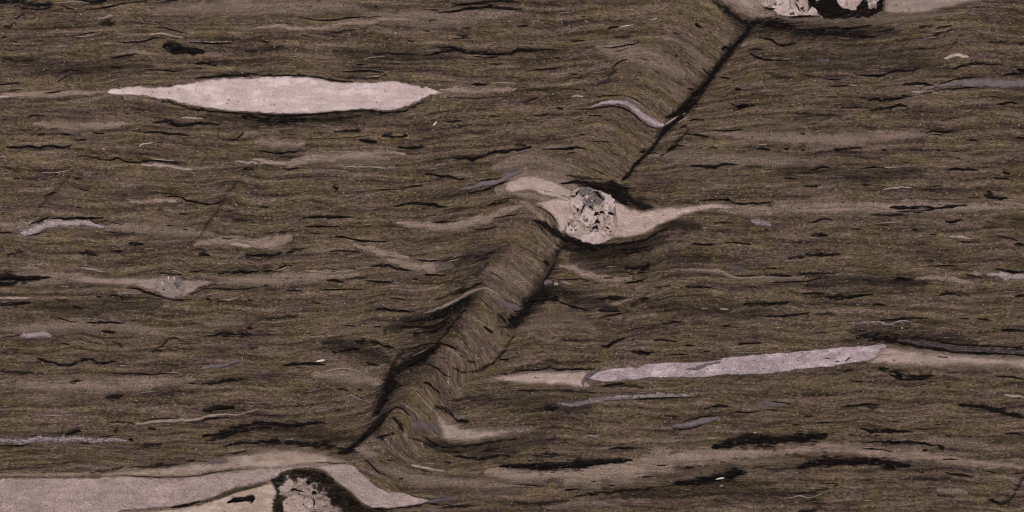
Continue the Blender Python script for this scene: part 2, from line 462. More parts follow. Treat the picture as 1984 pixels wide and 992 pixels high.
# ------------------------------------------------------------------ the slab (thing) whose face is the matrix
def make_slab():
    x0, x1, y0, y1 = -240, 2224, -200, 1192
    st = 4.0
    xs = np.arange(x0, x1 + st, st); ys = np.arange(y0, y1 + st, st)
    nx, ny = len(xs), len(ys)
    X, Y = np.meshgrid(xs, ys)
    rx = X.copy(); ry = Y.copy()
    xy = np.stack([X.ravel(), Y.ravel()], 1)
    co = np.zeros((nx * ny, 3)); co[:, 0] = (xy[:, 0] - CX) * S; co[:, 1] = -(xy[:, 1] - CY) * S
    i = np.arange(nx * ny).reshape(ny, nx)
    quads = np.stack([i[:-1, :-1], i[1:, :-1], i[1:, 1:], i[:-1, 1:]], -1).reshape(-1, 4)
    rim = np.concatenate([i[0, :], i[1:, -1], i[-1, -2::-1], i[-2:0:-1, 0]])
    m = len(rim); nb = nx * ny
    low = co[rim].copy(); low[:, 2] = -.06
    low[:, :2] *= 1.0
    jig = np.stack([smooth_noise(m, 14, .004), smooth_noise(m, 14, .004)], 1) + rng.normal(0, .0004, (m, 2)); low[:, :2] += jig
    co = np.vstack([co, low, [[0, 0, -.062]]])
    xy = np.vstack([xy, xy[rim], [[CX, CY]]])
    faces = quads.tolist()
    for k in range(m):
        a, b = int(rim[k]), int(rim[(k + 1) % m])
        faces.append((a, b, nb + (k + 1) % m, nb + k))
        faces.append((nb + k, nb + (k + 1) % m, nb + m))
    me = bpy.data.meshes.new('rock_slab')
    me.from_pydata(co.tolist(), [], faces)
    x_, y_ = xy[:, 0], xy[:, 1]
    xs_ = np.interp(y_, YS, XS); xc_ = np.interp(y_, YC, XC)
    lim = np.clip((x_ - xc_ + 45) / 60, 0, 1) * np.clip((xs_ - x_ + 6) / 14, 0, 1) * np.interp(y_, [-100, 0, 800, 930], [.8, 1, .9, 0])
    attrs(me, xy, 1 - lim, np.ones(len(xy)))
    me.materials.append(MAT['matrix'])
    o = bpy.data.objects.new('rock_slab', me); C.objects.link(o)
    o['label'] = 'flat slab of grey brown layered rock with white quartz lenses and black mica streaks'
    o['category'] = 'rock slab'; o['kind'] = 'thing'
    return o
slab = make_slab()

# ------------------------------------------------------------------ traced features: per view (origin x, origin y, units per grid unit)
# code letter = mineral, number = width, *n = how solid; then points x,y or x,y,width
exec_data = r"""
@0 0 3.968
s70*.9 -60,5 60,10 120,10 250,30 330,40 420,25
s40*.9 560,-8 700,15 830,-5
d14 640,70 760,65 860,45 960,25 1140,5
d12 170,60 260,72 350,68 400,45
d10 450,30 520,60 570,70
d10 100,145 150,125 190,105
s40*.7 10,205 80,205 130,160
d10 1240,10 1300,5 1380,0
s50*.7 740,180 820,170 900,190
p26*.7 740,145 800,130 880,115
d10 590,270 680,255 770,238
p16*.6 570,280 650,280 740,255
P26*.6 1130,275 1210,255 1290,265 1420,292
d12 1180,212 1250,208 1340,235 1450,258
d14 880,320 980,325 1110,315 1190,290 1280,292
d12 0,295 60,275
d10 60,310 150,328
W16*.7 1450,318 1560,322 1700,325 1790,320
d16 1450,325 1560,330 1700,332 1790,325
d75 1240,365,20 1290,358,70 1340,370,85 1400,385,70 1450,390,75 1520,390,50 1590,400,8
s60*.8 1250,350 1400,370 1560,400
d22 1490,490 1580,485 1680,502
d10 1870,395 1980,392
d18*.8 840,430 880,440 1000,420 1080,415
s34*.7 840,515 950,520
d12 1110,535 1250,540 1330,545 1420,540
d10 460,560 540,540 640,550
s30*.9 1480,608 1650,588 1800,580 2000,572
d12 1540,598 1700,584 1860,576
d12 -20,652 100,640 180,635
d12 330,715 420,708 500,695
d10 60,695 180,685
B60*.65 -120,745 100,735 250,730 500,725 820,705
P46*.7 -80,745 40,740 80,740
B40*.4 420,790 650,780 800,740 900,720
s26*.8 1180,760 1500,838 1700,862 2000,876
P28*.6 1380,910 1480,905 1570,920
d26 1160,945 1270,935 1330,955 1450,955 1560,945 1700,955
s64*.9 1850,890 1930,895 2000,905
s50*.8 1250,925 1350,950
d12 200,900 280,885 350,888
d10 0,925 60,915
p14*.6 800,825 850,810
d12 1490,520 1560,528
s30*.5 0,440 150,470 300,460
s26*.5 430,640 500,590 560,570
B24*.3 850,250 1000,270 1100,262
B40*.35 1580,40 1750,60 1900,60
B40*.3 1750,210 1900,225 1984,215
p12*.6 420,20 600,10 700,30
@500 0 3.968
B40*.4 0,55 130,40 300,30 420,40
d12 300,128 400,145 500,158 600,150 700,135 850,130 960,125
B50*.6 -30,215 150,200 300,215 450,220 550,205 700,175 850,170 980,150 1200,145
P24*.4 360,215 440,220 500,210
d14 0,310 60,322 100,318
d8 120,385 160,355 210,350
d10 320,265 430,290
s22*.6 450,265 600,250 700,230 860,220
d16 880,55 930,50
d10 1260,72 1400,78
d22 1370,98 1490,90 1560,75 1640,65 1720,55 1800,55 1900,65 2040,72
d20 1480,45 1600,30 1720,20 1850,5 2020,15
s26*.6 1500,30 1620,25 1720,30
d12 1300,155 1380,152
d10 1560,218 1640,212
d14 1490,298 1590,290 1650,295
s20*.7 1530,268 1620,282
d10 1130,305 1200,320
d10 1270,238 1330,240
d14 880,415 1000,412 1150,418 1250,420
d26 1260,430 1320,420 1420,395 1520,385 1600,395 1700,405 1850,415 2000,390
s36*.7 1400,390 1600,395 1850,418 2000,400
d14 1360,370 1500,365 1590,380
d14 1640,430 1750,440 1850,435
d12 1770,490 1850,492 1890,485
p12 800,460 870,440 990,430
d10 740,500 840,490
p10*.6 1030,470 1120,485
d16 640,548 740,550 860,545 980,555
s34*.6 560,580 700,595 850,600 1000,570
p11 810,595 900,585 980,570
s22*.9 0,580 200,578 400,588 540,610 640,622 740,625
d8 0,586 200,580 380,584
d9 520,608 640,624 740,628
d18 1630,650 1700,645 1760,650
p18*.7 1780,645 1850,635 2000,640
B64*.75 1380,695 1550,695 1700,700 2000,680
d14*.6 1440,745 1600,755 1700,755 1800,745 1990,735
s26*.95 0,882 200,892 400,882 560,868 700,855 820,850 900,855 980,868 1080,860 1150,840 1230,800 1290,765
d12 0,878 200,888 400,878 600,862
s74*.75 -20,925 150,930 380,915
s60*.45 400,920 600,920 800,890
w13 1345,968 1362,950 1372,932
d14 1440,935 1500,930 1580,930
d10 1770,890 1860,895
B24*.5 0,975 80,965
B40*.4 1820,520 1900,510 1990,515
p12*.7 1390,690 1430,700 1460,706
o12*.5 1360,690 1420,705
o10*.5 1240,775 1280,765
@1000 0 3.968
d26 -20,385 80,385 170,390
d12 160,378 260,382 340,382
d12 0,205 100,195
d12 60,545 180,535 280,525 350,518
d10 410,575 490,568
d10 450,600 530,602
d16 690,225 740,210 800,200
w8*.8 800,205 850,198 905,190
w7*.5 1030,155 1090,140
d12 490,130 550,125
d10 180,155 290,160
d8 0,65 60,60
d12 410,215 440,212
d12 420,315 540,310
s54*.5 740,280 890,290
d12 660,365 740,365 860,345 900,340 960,315
s24*.5 740,395 870,375
d10 1200,245 1275,268
d24 1365,175 1400,200 1435,218
d10 1480,235 1510,265
d14 1210,415 1260,440
d10 1300,470 1340,500
d10 740,530 770,490 820,465 870,455
d8 950,448 1020,462
s44*.5 700,610 730,565 780,525
d8 1060,540 1110,570
P38*.7 415,750 460,738 530,742
d10 600,745 680,735 750,735 820,735
d8 560,805 650,775 720,765
V0 565,826,6 650,797,26 720,787,38 800,787,46 860,802,56 920,847,66 980,892,70 1040,932,70 1090,955,60 1150,968,30
d13 430,842 560,837 640,827 720,815 800,825 870,850 930,905 980,946 1040,978 1100,990
d10 840,740 900,755 960,790 1010,830
d10 1090,800 1130,840 1170,870
d0*.75 1850,170,31 1800,205,31 1760,270,31 1700,330,32.24 1640,400,35.96 1570,490,37.2 1520,560,29.76 1480,610,24.8 1420,670,32.24 1340,760,34.72 1260,840,27.28 1190,890,14.88 1130,900,6.2
s0*.6 1880,150,48 1790,220,64 1700,330,72 1610,440,76.8 1540,540,64 1470,630,64 1380,740,80 1290,830,72 1200,890,40 1130,900,12.8
s46*.9 1500,600 1440,690 1380,780 1300,860 1230,930 1170,980 1110,1020
d22 1490,620 1430,710 1350,800 1270,880 1200,950 1150,1000
P24*.55 1140,965 1190,930 1250,895 1310,860
P20*.5 1235,948 1300,910 1350,880
p10*.5 1480,610 1440,650 1390,700
s70*.7 1500,0 1600,60 1680,120 1760,170 1850,170
s64*.95 1820,165 1900,170 2010,185
d14 1860,280 1900,295 1990,305
s36*.6 1780,380 1850,375 1930,390
d16 1780,400 1830,430 1880,452 2000,460
d16 1550,605 1590,595 1655,600
d20 1430,515 1470,560 1510,565
d26 1570,380 1650,362
d14 1310,680 1380,690
s44*.9 1640,800 1700,820 1780,815 1870,805
d20 1670,825 1740,812 1850,802
s24*.7 1660,850 1740,840
s28*.8 1320,930 1400,915 1460,925
d16 1670,680 1740,690
d14 1250,985 1320,960
s28*.4 -20,700 100,690 250,680 400,680 560,690
d12 60,790 180,740
d16 130,890 260,875
d18 300,830 370,835
d10 440,930 520,925
d10 540,885 680,890
B110*.75 1560,-40 1680,30 1750,60 1850,95 2000,110
B60*.3 1100,620 1200,690 1280,780
B70*.3 880,380 1050,480 1180,560
B80*.25 1250,300 1400,420 1450,480
d9*.7 1210,620 1290,660
d9*.7 900,610 960,615
d9*.7 1120,380 1180,410
d8*.7 1550,300 1600,300
d8*.6 820,845 900,870
d9*.6 650,920 760,925
@1484 0 3.968
s74*.95 -30,170 80,185 160,205 240,222
d30 0,185 80,192 160,208 240,222
d22 230,225 350,230 500,220 650,215 740,205 830,195
s74*.6 200,245 500,260 820,280
d14 700,280 800,285 880,275
d14 860,245 930,235 1000,218
s28*.7 1140,220 1230,205 1310,195
d18 1300,225 1370,205 1440,195
s28*.7 1270,282 1360,250 1450,222
G32*.5 1140,307 1210,300 1270,293
p12*.6 1240,250 1330,240 1400,235
d22 0,300 50,310 90,340 160,345 240,330
d16 -30,460 80,462 180,465
G32*.5 380,455 500,470
d18 680,575 800,580 880,580 950,555 1020,545 1100,545 1200,520
d16 1360,520 1440,525 1520,505 1600,490 1700,492 1840,492
d20 1820,585 1900,568 2040,565
d22 1920,530 2000,548
P44*.75 1360,447 1450,428 1520,432 1570,440
d14 450,600 500,612 590,605
d12 470,665 560,665 640,650
p18*.7 630,648 720,660
s22*.7 240,570 300,570 350,590
d22 1040,660 1100,645 1200,645 1300,655
s38*.9 740,760 900,770 1000,755 1130,735
d14 840,770 960,768 1060,748
d10 560,830 680,828 740,820
d24 790,850 870,838 950,830 1020,805 1100,820
d10 460,750 560,745
G0 1180,700,10 1230,682,34 1290,662,24 1350,652,26 1420,640,54 1500,636,72 1600,638,80 1750,640,80 1900,640,76 2060,635,70
d12 1310,655 1380,635 1450,610 1550,598 1640,590 1700,600
d12 1290,700 1380,685 1480,680 1580,672 1680,678
d12 1190,725 1290,705
P36*.5 1110,712 1190,705 1270,680
d16 1760,805 1830,795 1880,785 1950,800
d10 1480,815 1540,812
d8 1700,325 1860,322
s30*.7 1930,345 2000,335
s14*.5 1380,400 1440,340 1510,250
d10 1150,380 1240,370
s40*.4 -20,560 100,580 200,600
B40*.3 600,480 800,450 1100,480
B40*.35 100,950 250,960 330,985
s34*.5 200,870 400,880 600,900
@0 250 3.968
d24 35,140 130,142 200,135 260,138 310,145 340,128 400,128 440,138 500,138 560,122
d14 560,88 620,82 670,80
d14 460,28 510,42 550,42
d18 280,42 350,35
d12 700,30 820,35
d18 1090,30 1170,20 1230,25 1300,35 1380,40 1460,52
s20*.7 1000,15 1100,20
d12 1730,88 1800,82 1840,60 1880,15
B60*.4 1820,70 1920,30 2000,35
P20*.8 1060,140 1100,112 1185,103
d10 1195,102 1260,104
p26*.6 690,138 720,155 745,162
p24*.7 770,145 818,160
B30*.5 280,185 380,180 440,190
d15 580,212 640,205 720,218 790,232 840,240 900,220 940,235 980,252 1050,255 1120,245 1170,240 1250,250 1320,262 1400,270
P12*.9 1150,212 1180,230 1280,240 1350,245
P0*.62 1060,275,10 1120,277,36 1200,280,50 1280,285,50 1340,293,44 1400,300,42 1450,306,40 1490,312,10
p30*.4 1470,300 1580,302
p10*.9 310,330 400,335 470,330 530,315 570,285
p8*.7 0,345 100,335
p12*.7 -10,212 60,218
d12 90,380 170,378
d14 330,515 410,490 450,490
s56*.28 280,650 350,540 480,420 550,310
d14 590,450 640,465 700,470
d10 560,375 650,385
B16*.5 680,575 800,580
B40*.55 980,565 1150,560 1280,545 1370,540
P40*.6 1280,565 1330,555 1370,570
d8 1283,577 1295,577
d16 1270,520 1380,520 1430,545 1500,558 1570,575 1640,575 1710,548
s52*.33 1430,890 1530,830 1600,720 1660,640 1740,500 1800,430 1880,340
d10 1730,640 1830,618
d20 1855,312 1910,305 1965,320
d12 570,600 630,600
d12 1010,622 1060,625
d12 1370,648 1450,655
s18*.7 1200,620 1280,615
s30*.85 205,745 260,720 320,700 385,668
d18 380,685 480,690 600,685 700,685 810,682
n0*.85 150,800,16 200,805,46 260,780,56 330,750,60 420,727,58 520,718,62 600,718,60 680,730,50 740,745,34 810,752,12
d12 180,828 260,812 330,792
d12 690,700 740,725 780,735
d16 -20,795 50,795 100,795
B74*.5 -60,740 100,740 220,755
d10 840,715 940,735
d10 790,790 900,795
d12 1270,740 1340,742
d12 1400,770 1450,775
d10 1700,840 1800,845
d20 980,880 1110,880
B80*.8 1480,895 1600,870 1700,860 1800,860 2020,882
P56*.6 1760,888 1850,890 1950,900
s54*.9 1510,975 1620,962
s44*.8 1870,970 2000,970
d16 860,935 960,938
d10 1050,940 1130,955
s32*.7 600,950 700,960 760,990
s34*.7 40,965 190,938
d12*.6 1430,940 1540,920
s30*.5 640,930 760,960
@500 250 3.968
s36*.9 570,18 680,15 810,10
s36*.9 940,50 1050,55 1160,48
d30 770,97 850,92 925,98
d24 1060,140 1130,145 1200,142 1290,132
d12 1480,140 1530,148
d10 1620,15 1660,20
d9 1630,32 1710,35
d9 150,20 210,25
d8*.7 360,78 500,72 640,70 760,60 880,48
B90*.5 -40,100 150,110 250,120 370,105
d16 0,165 100,180 200,185 330,165
s30*.5 150,220 330,200
B60*.75 -60,232 60,245 150,265 250,275 320,250 450,235 550,230 650,210 800,190 950,180 1150,190
P30*.6 70,238 140,260 220,272
P30*.5 330,232 430,235
d14 180,300 250,310 320,292
P22*.5 630,290 720,290 850,288 950,295 1070,300
d10 1050,280 1100,272
d26 1480,222 1580,225 1650,232 1700,215 1760,195 1840,175 1920,165 2000,148
p10*.8 1780,220 1880,200 1950,190
d10 1370,232 1400,230
d20 1270,342 1340,350 1400,365 1450,360 1530,382 1600,380
G0 1540,472,10 1600,457,26 1660,442,40 1720,422,54 1780,412,56 1850,400,36 1900,372,42 1950,350,42 2040,318,34
d12 1690,406 1750,390 1850,382 1880,366
d16 1600,492 1680,482 1750,464 1820,436 1880,412 1940,392
s40*.8 560,445 630,455
s32*.8 1080,462 1150,450
d14 1130,452 1200,440 1280,432
d10 920,465 1080,465
d26 1030,600 1100,582 1150,572 1220,570 1300,577 1360,582 1390,595 1460,598
s40*.9 1240,578 1370,582
d22 330,682 450,675 540,678 640,675 745,675
d14 350,750 450,748 550,750 640,748
d10 820,745 870,742
p8*.9 700,595 750,590 800,592
p8*.9 820,615 900,612
d16 1310,712 1400,718 1460,710 1530,703
s32*.7 1750,592 1850,570 1940,542
d10*.6 1800,555 1990,525
B90*.85 1050,720 1300,745 1450,755 1600,725 1750,685 1900,632 2060,575
d14*.7 1640,770 1740,770 1850,740
d12 1800,690 1900,670 2000,655
d16 580,825 660,830 740,850 840,862 1000,865
d10 380,795 490,808
B104*.75 -60,885 100,880 180,860 270,825
s54*.9 -20,970 100,965 190,948
s32*.8 200,962 300,930 370,922
d12 540,945 620,935 740,940 800,950
B74*.6 720,885 850,920 950,950 1050,965 1170,990
P24*.5 880,945 980,965 1060,985
p8 980,875 1050,875
p8*.8 1350,912 1420,910
s16*.7 1660,985 1720,970 1830,938
s22*.7 -10,600 90,602
s24*.5 30,800 200,790 280,760
@1000 250 3.968
d0 1160,-20,23.8 1100,70,22.4 1050,140,21 1000,195,18.2 950,235,16.8 900,290,18.2 860,350,15.4 815,405,8.4
s0*.85 1180,-20,42 1100,75,37.8 1040,160,35 950,240,32.2 880,330,32.2 815,400,21
s34*.65 1340,-10 1280,60 1220,120 1160,180 1090,205
d16 1300,38 1360,40 1420,48 1495,62
d18 1150,170 1220,130 1310,125
d20 940,180 1005,170
d12 1000,200 1050,180 1110,190
d20 190,152 300,155 400,150 480,140 545,156
d10 390,180 470,182
d20 -20,168 60,150 125,130
G16*.9 -40,198 60,167 150,145
d12 580,95 660,95 740,105
d10 740,185 770,200
d8*.6 860,0 920,45 970,80
s32*.7 -20,125 90,120
d9 480,40 540,42
d22 1330,280 1420,285 1520,292 1600,275 1710,270
s32*.4 1750,290 1910,285
d24 1840,148 1960,156
p14*.8 1850,115 1940,120
d12 1500,10 1620,12 1760,5
d10 1480,140 1560,145
d16 1400,550 1480,545 1560,540 1640,545 1680,570 1760,575 1900,570 1990,560
s28*.8 1590,540 1670,562
n0*.6 1795,700,10 1850,715,46 1900,720,50 1970,740,14
p26*.7 1425,752 1480,768
s18*.6 1500,720 1680,720
d20 1340,880 1450,890 1545,885
d16 1590,872 1700,875 1820,890
s30*.8 810,962 960,938
s36*.6 290,995 350,920 390,880
B70*.5 1620,640 1800,645 2000,628
B40*.4 1950,612 2200,630 2350,640
p10*.5 200,880 250,940 270,985
p9*.4 430,280 550,330
d8*.6 140,940 170,985
B46*.3 560,180 700,250 800,330
B50*.3 300,260 420,280 520,320
d8*.7 180,1000 230,1040
d10*.8 560,300 640,330 720,370
@1484 250 3.968
d12 250,35 310,35
d18 1210,35 1280,18 1380,25 1460,12
d12 1270,42 1380,45
d12 1540,82 1640,88
d16 1900,65 2000,75
d18 130,150 190,155
d16 260,158 310,160
d20 510,160 600,155 660,145 750,145
p11 340,155 480,155
d18 880,158 940,160
d16 1310,170 1350,165
p13*.7 1440,140 1550,128
d8 1210,215 1330,205
d18 320,315 380,308 430,292 500,298
s22 420,290 455,295
d14 740,300 850,292 950,305
p12*.9 840,288 940,295 1060,290
d10 810,338 880,340
d10 960,340 1000,342
d20 1400,320 1450,305 1530,312 1640,318
p13*.8 1640,330 1710,312
d18 1810,335 1890,338
d14 1740,370 1790,378 1870,382
d16 130,375 240,380
B28*.4 180,340 350,360 620,365
s34*.6 290,430 410,440
P22*.7 885,468 940,460 1000,455 1060,445 1130,455
d12 1260,440 1370,435
d10 730,428 820,432
d10 1530,530 1650,520
d28 1665,498 1720,520 1780,530 1870,530
s40*.7 1690,465 1750,510
p40*.5 1740,560 1850,570 2000,582
s38*.95 930,605 1100,605 1200,600 1300,605 1450,595 1560,588
d20 940,602 1020,600 1100,606 1200,600
d20 1240,602 1340,606 1450,594 1530,590
s28*.8 1000,635 1150,632 1310,618
B54*.6 -40,620 200,625 500,630 700,610 970,630
p22*.4 780,620 960,632
s32*.6 790,660 950,660 1110,655
d16 310,715 380,712 450,692 530,705
d12 830,735 960,740
p12 890,722 1060,712
d20 1370,710 1430,715 1520,690
d26 330,820 400,815 485,815
d14 640,770 750,770
s20*.7 -20,770 50,775
d14 1110,770 1180,772
d12 1250,805 1320,815
P0*.6 1395,832,14 1450,822,30 1520,832,36 1610,845,12
d16 1470,860 1530,868 1610,868
d14 1780,825 1860,835 1945,862
d18 1900,890 2000,885
d10 600,885 690,870
s44*.85 290,965 420,970 580,960
s26*.8 160,988 310,985
d10 1880,715 1940,720
d10 1670,760 1760,750
B50*.3 1400,200 1700,230 1900,180
@0 500 3.968
d0 -80,142,60 60,146,52 150,150,44 250,150,36 330,148,28 400,147,6
s0 -80,180,60 60,190,54 130,178,50 250,165,36 340,155,14
d22 -40,205 60,205 140,185
p32*.5 140,85 220,75 310,85
P30*.65 -60,305 80,305 170,310 250,305
d28 -60,350 80,352 160,345 250,340
d12 410,318 480,320 530,318
d16 545,365 590,378 640,385
p22*.7 610,70 700,85 760,100 820,105
B60*.6 540,140 640,145 720,162
d16 960,232 1050,235 1130,262 1200,284 1260,298 1310,318 1400,322 1490,312
s30*.7 1060,250 1150,275 1240,292
d14*.8 1450,285 1560,240 1620,230 1700,238 1840,240 2000,220
s32*.8 830,295 900,290 970,322
s24*.8 730,290 790,302
d14 1190,112 1300,118 1410,132
p8 1190,105 1290,121
p10 1310,95 1390,105
d10 1440,110 1560,95
s34*.9 1660,115 1800,110 1900,105 2000,98
d20 1895,325 1955,325
p20*.7 1680,315 1760,320 1840,292
d16 1570,310 1630,320
p24*.5 880,270 1110,270
W14*.6 510,462 600,465 700,468 800,475
d10 410,460 470,465 530,485 600,490
d18 660,495 760,495 850,495 970,495
d18 770,555 830,565 900,570
d10*.7 0,610 100,600 180,585
n0*.75 145,600,8 190,597,34 260,592,48 330,588,50 405,602,14
d12 450,655 540,665
d12*.7 60,695 180,705
s40*.95 265,765 330,780 400,800 470,820 550,820 620,790 680,780 760,800 820,800 910,790
d14 330,785 420,808 520,825 600,800
d12*.8 790,885 850,875 950,885 1050,885 1150,895 1280,890 1380,880
s26*.7 -20,870 150,880 330,890
p10*.8 1300,885 1380,878
p10*.8 910,828 980,828
d12 1570,598 1650,595 1720,575
s54*.8 1640,592 1750,585 1850,590 1950,590
s28*.8 1890,530 1960,540
s22*.7 1140,710 1240,680 1280,630 1340,612 1390,630 1450,657
s24*.7 1150,715 1260,712
G0*.8 1525,856,8 1570,842,30 1640,832,38 1720,825,34 1780,805,26 1870,783,10
d10 1530,848 1560,830
d20 1540,972 1650,962 1720,940 1800,935 1895,930
s28*.8 520,955 650,938
B44*.4 -20,950 60,950 130,960
s24*.6 1830,690 2000,690
s30*.5 850,640 960,690
d11 1440,960 1530,968
B60*.35 1560,520 1750,510 1900,500
@500 500 3.968
s22*.9 -20,100 100,100 150,90 200,65 280,58
p13 130,100 180,85 255,58
s44*.4 20,70 130,70
B30*.65 350,100 500,105 700,100 770,92
B24*.5 740,78 900,70 960,80
d18 850,70 900,60 990,55 1040,70 1100,85 1190,98
d18 1270,132 1350,130 1460,130
d18 510,170 570,172 630,178 675,186
d14*.6 700,155 850,150
d18 820,175 930,182 1045,185
d12 1180,162 1240,168
B84*.7 980,0 1050,25 1150,60 1250,70 1400,72 1520,55
d14 1190,5 1260,18 1340,22 1400,18
W18 1280,12 1330,16 1390,14
p10 1440,35 1490,20 1565,2
d14 200,250 280,245 350,255
d12 470,245 600,240 700,238 820,242
s14*.7 20,218 90,205
d12 410,340 460,345 490,352
d12 1010,308 1080,312 1150,322
s24*.6 -20,470 150,460 330,438
d22 890,388 960,390 1030,396
d18 980,398 1050,402 1120,410 1210,416
B26*.35 -20,490 300,490
d12 640,518 760,520
d12 880,525 950,530
s38*.9 730,640 850,640 920,655 980,680 1070,702
d26 560,722 640,720 700,702 790,698
d16 820,795 870,815 930,832
d26 180,820 300,815 400,812 525,818
w16 440,796 480,792 520,784
p14 490,880 560,860 640,850 720,855 805,882
s54 1300,470 1420,425 1500,365 1570,325 1650,285
s54*.8 1100,492 1300,470 1450,430 1550,380 1630,315
d26*.8 1080,535 1200,525 1300,530 1400,500 1490,445
s44*.8 1180,592 1350,560 1430,510 1510,462
s22*.95 1370,650 1440,580 1490,510 1560,430 1630,365
d14 1320,455 1420,415 1500,362 1590,310
s30*.85 1470,292 1560,260 1650,222 1730,185
s64*.45 1280,200 1500,180 1700,110 1780,20
s40*.5 1350,330 1500,270 1620,200
P40*.38 1260,428 1400,384 1500,334 1580,292 1660,252 1740,232 1800,250 1860,295
G74*.5 1820,305 1880,340 1940,370 2030,398
B74*.5 1820,305 1880,340 1940,370 2030,398
d12 1120,710 1200,690 1300,660 1390,655
d16 1390,655 1450,665 1500,690 1525,708
d0*.7 1400,660,16 1330,710,40 1270,755,60.8 1200,797,64 1130,828,51.2 1070,870,43.2 1020,920,44.8 985,1000,41.6
s0*.68 1420,640,30 1320,710,90 1230,770,120 1130,820,110 1050,870,90 990,950,90 960,1020,80
s64*.5 1130,690 1060,790 1000,900
p9*.8 1180,755 1250,725 1315,688
d14 1250,825 1310,820 1370,840 1420,885 1495,922
d20 1260,958 1310,965 1345,995
d20 1725,518 1770,550 1815,576
d14 1850,532 1990,525
d10 1390,765 1450,775
s22*.8 1590,783 1640,800 1700,805
d22 1845,780 1940,785
s34*.65 1490,845 1580,880 1680,870 1760,830 1840,780 1900,700 1970,590
d14 1870,885 1925,902
s64*.65 1830,430 1900,470 2000,460
d9*.8 1700,300 1750,350 1800,400
d9*.8 1880,310 1940,340 1990,350
d8*.7 1560,620 1620,680
d9*.7 1770,100 1830,130 1890,180
B70*.3 1560,540 1640,640 1700,740
B60*.3 1840,40 1900,110 1980,180
d10*.8 1540,735 1590,770
s30*.6 1660,30 1720,10 1780,-20
@1000 500 3.968
s74 -60,530 0,475 40,440 90,380 140,320
d34 -20,495 40,430 90,370 130,325
s64*.95 40,345 150,322 250,312 340,322
d30 60,345 160,312 250,308 340,325
s26*.9 320,330 400,360 480,385 570,402
s40*.9 170,280 250,290 330,302
d14 -20,412 60,400
s34*.9 225,225 175,285
s26*.8 205,195 260,110 320,10
d10 215,180 262,100 310,15
d20*.7 215,5 255,65
G52*.7 210,205 255,182 290,190
P46*.6 285,205 310,195 330,205
p20*.7 330,185 435,196
B64*.65 320,60 440,85 550,125 620,150 740,165 900,158
d12*.8 260,150 360,165 500,160 560,175 640,185
P44*.35 490,105 560,138 620,150
d26 820,82 900,72 960,68 1010,55 1045,38
s54*.8 920,125 980,90 1040,40
d10 660,155 760,152
d10 685,120 730,118
d14 820,195 900,185 960,170 1015,148
p22*.6 770,155 900,155
B36*.55 1030,112 1300,90 1500,95 1600,110 1660,145 1800,150 2000,145
d14 1670,135 1760,138 1850,130
G64*.4 1630,70 1710,82 1780,92
d26 600,320 680,308 740,305 855,305
d16 620,405 700,405 820,405
d16 620,460 750,435 830,425
s44*.3 790,550 840,440 900,360 960,310 1030,255
s24*.7 950,322 1030,308
B32*.45 480,360 700,360 850,330 970,285
d18 1290,222 1400,220 1515,228
s18*.7 1050,230 1200,210
d12 1030,530 1090,510
d16 1120,510 1200,495 1285,485
d18 1580,530 1660,512
p14*.9 1415,388 1485,388
p15*.95 1555,393 1645,393
s42*.9 1740,357 1850,352 2000,345
B54*.5 1640,422 1780,385 1900,380 2000,390
p10*.8 1835,310 1875,312
d24 640,677 700,675 740,655 780,632 845,616
d18 1050,635 1130,628 1200,638 1255,643
d14 1290,670 1370,672
d26 870,715 960,730 1070,725
s38*.9 930,725 1040,737
d14 1160,738 1240,740 1330,738
d18 1700,665 1780,655 1905,652
p13*.7 1600,690 1800,675
s44*.5 180,780 400,800 660,800
d16 -20,862 150,860 260,840 300,855 500,855 625,850
d11 1430,720 1500,718
P!50*.95 -230,915 -50,885 100,870 250,864 400,860 560,860 630,852 570,900 540,940 590,985 520,1010 400,988 250,982 50,978 -100,955
G40*.7 655,838 575,890 515,940 520,1000
d16 660,988 750,972 850,966
d11 130,915 170,915
s40*.5 640,985 800,975 1000,1000
B40*.3 100,580 250,640 350,620
d9*.7 500,560 580,580
d9*.7 400,640 500,630
@1100 640 6.2
V!26 228,582 280,540 340,500 430,480 560,456 700,446 850,440 940,402 1080,392 1250,384 1450,387 1600,378 1780,356 1850,336 1984,316 2380,280 2580,265 2850,240 3010,222 3100,218 3220,208 3350,196 3480,182 3570,188 3700,168 3800,160 3840,190 3810,240 3750,300 3680,345 3560,370 3420,395 3300,415 3160,435 2980,450 2750,478 2500,512 2380,524 1984,528 1850,542 1720,552 1600,570 1400,567 1250,566 1100,572 960,572 850,586 700,602 560,612 430,618 300,604
G50*.7 1400,470 1550,455 1700,410 1850,385
d9 330,500 400,435
d12 450,655 560,640 680,620
p10*.6 650,650 720,638
d12 585,480 600,480
d14 905,430 920,432
d14 935,502 950,504
d14 1000,455 1014,455
d18 1540,432 1560,434
d18 1700,545 1725,546
d14 1370,550 1384,552
d14 1245,380 1262,380
d12 680,532 700,532
d12 1100,400 1112,402
d11 1175,462 1190,463
d10 940,434 956,434
d14 880,455 894,456
d10 0,470 90,455 200,452
@1484 500 3.968
d10 0,78 100,78
d18 20,130 120,135 210,135
d14 250,125 350,118 450,118
d12 0,190 150,185 300,178 400,160 480,155
p32*.4 10,150 250,150 310,140
B32*.4 460,130 700,130 920,145
d26 980,165 1060,160 1135,162
d14 1280,68 1340,60 1420,58 1480,65
s54*.5 1230,15 1300,40
d14 1520,125 1570,130 1620,140 1665,162
B54*.55 1130,160 1300,150 1450,165 1620,205
n0*.85 1690,122,16 1760,125,44 1850,135,48 1984,145,48 2100,145,40
d22 1750,83 1840,95 1920,110 2000,108
B42*.6 1580,105 1670,132
d20 270,275 330,270 460,272
d26 440,307 530,297 600,302 660,295 730,284 835,281
s24*.8 480,312 610,317
s28*.8 -30,357 80,350 210,330
d16 -20,445 120,445 220,435 350,420
s26*.6 370,430 560,430
d18 810,360 870,355 935,362
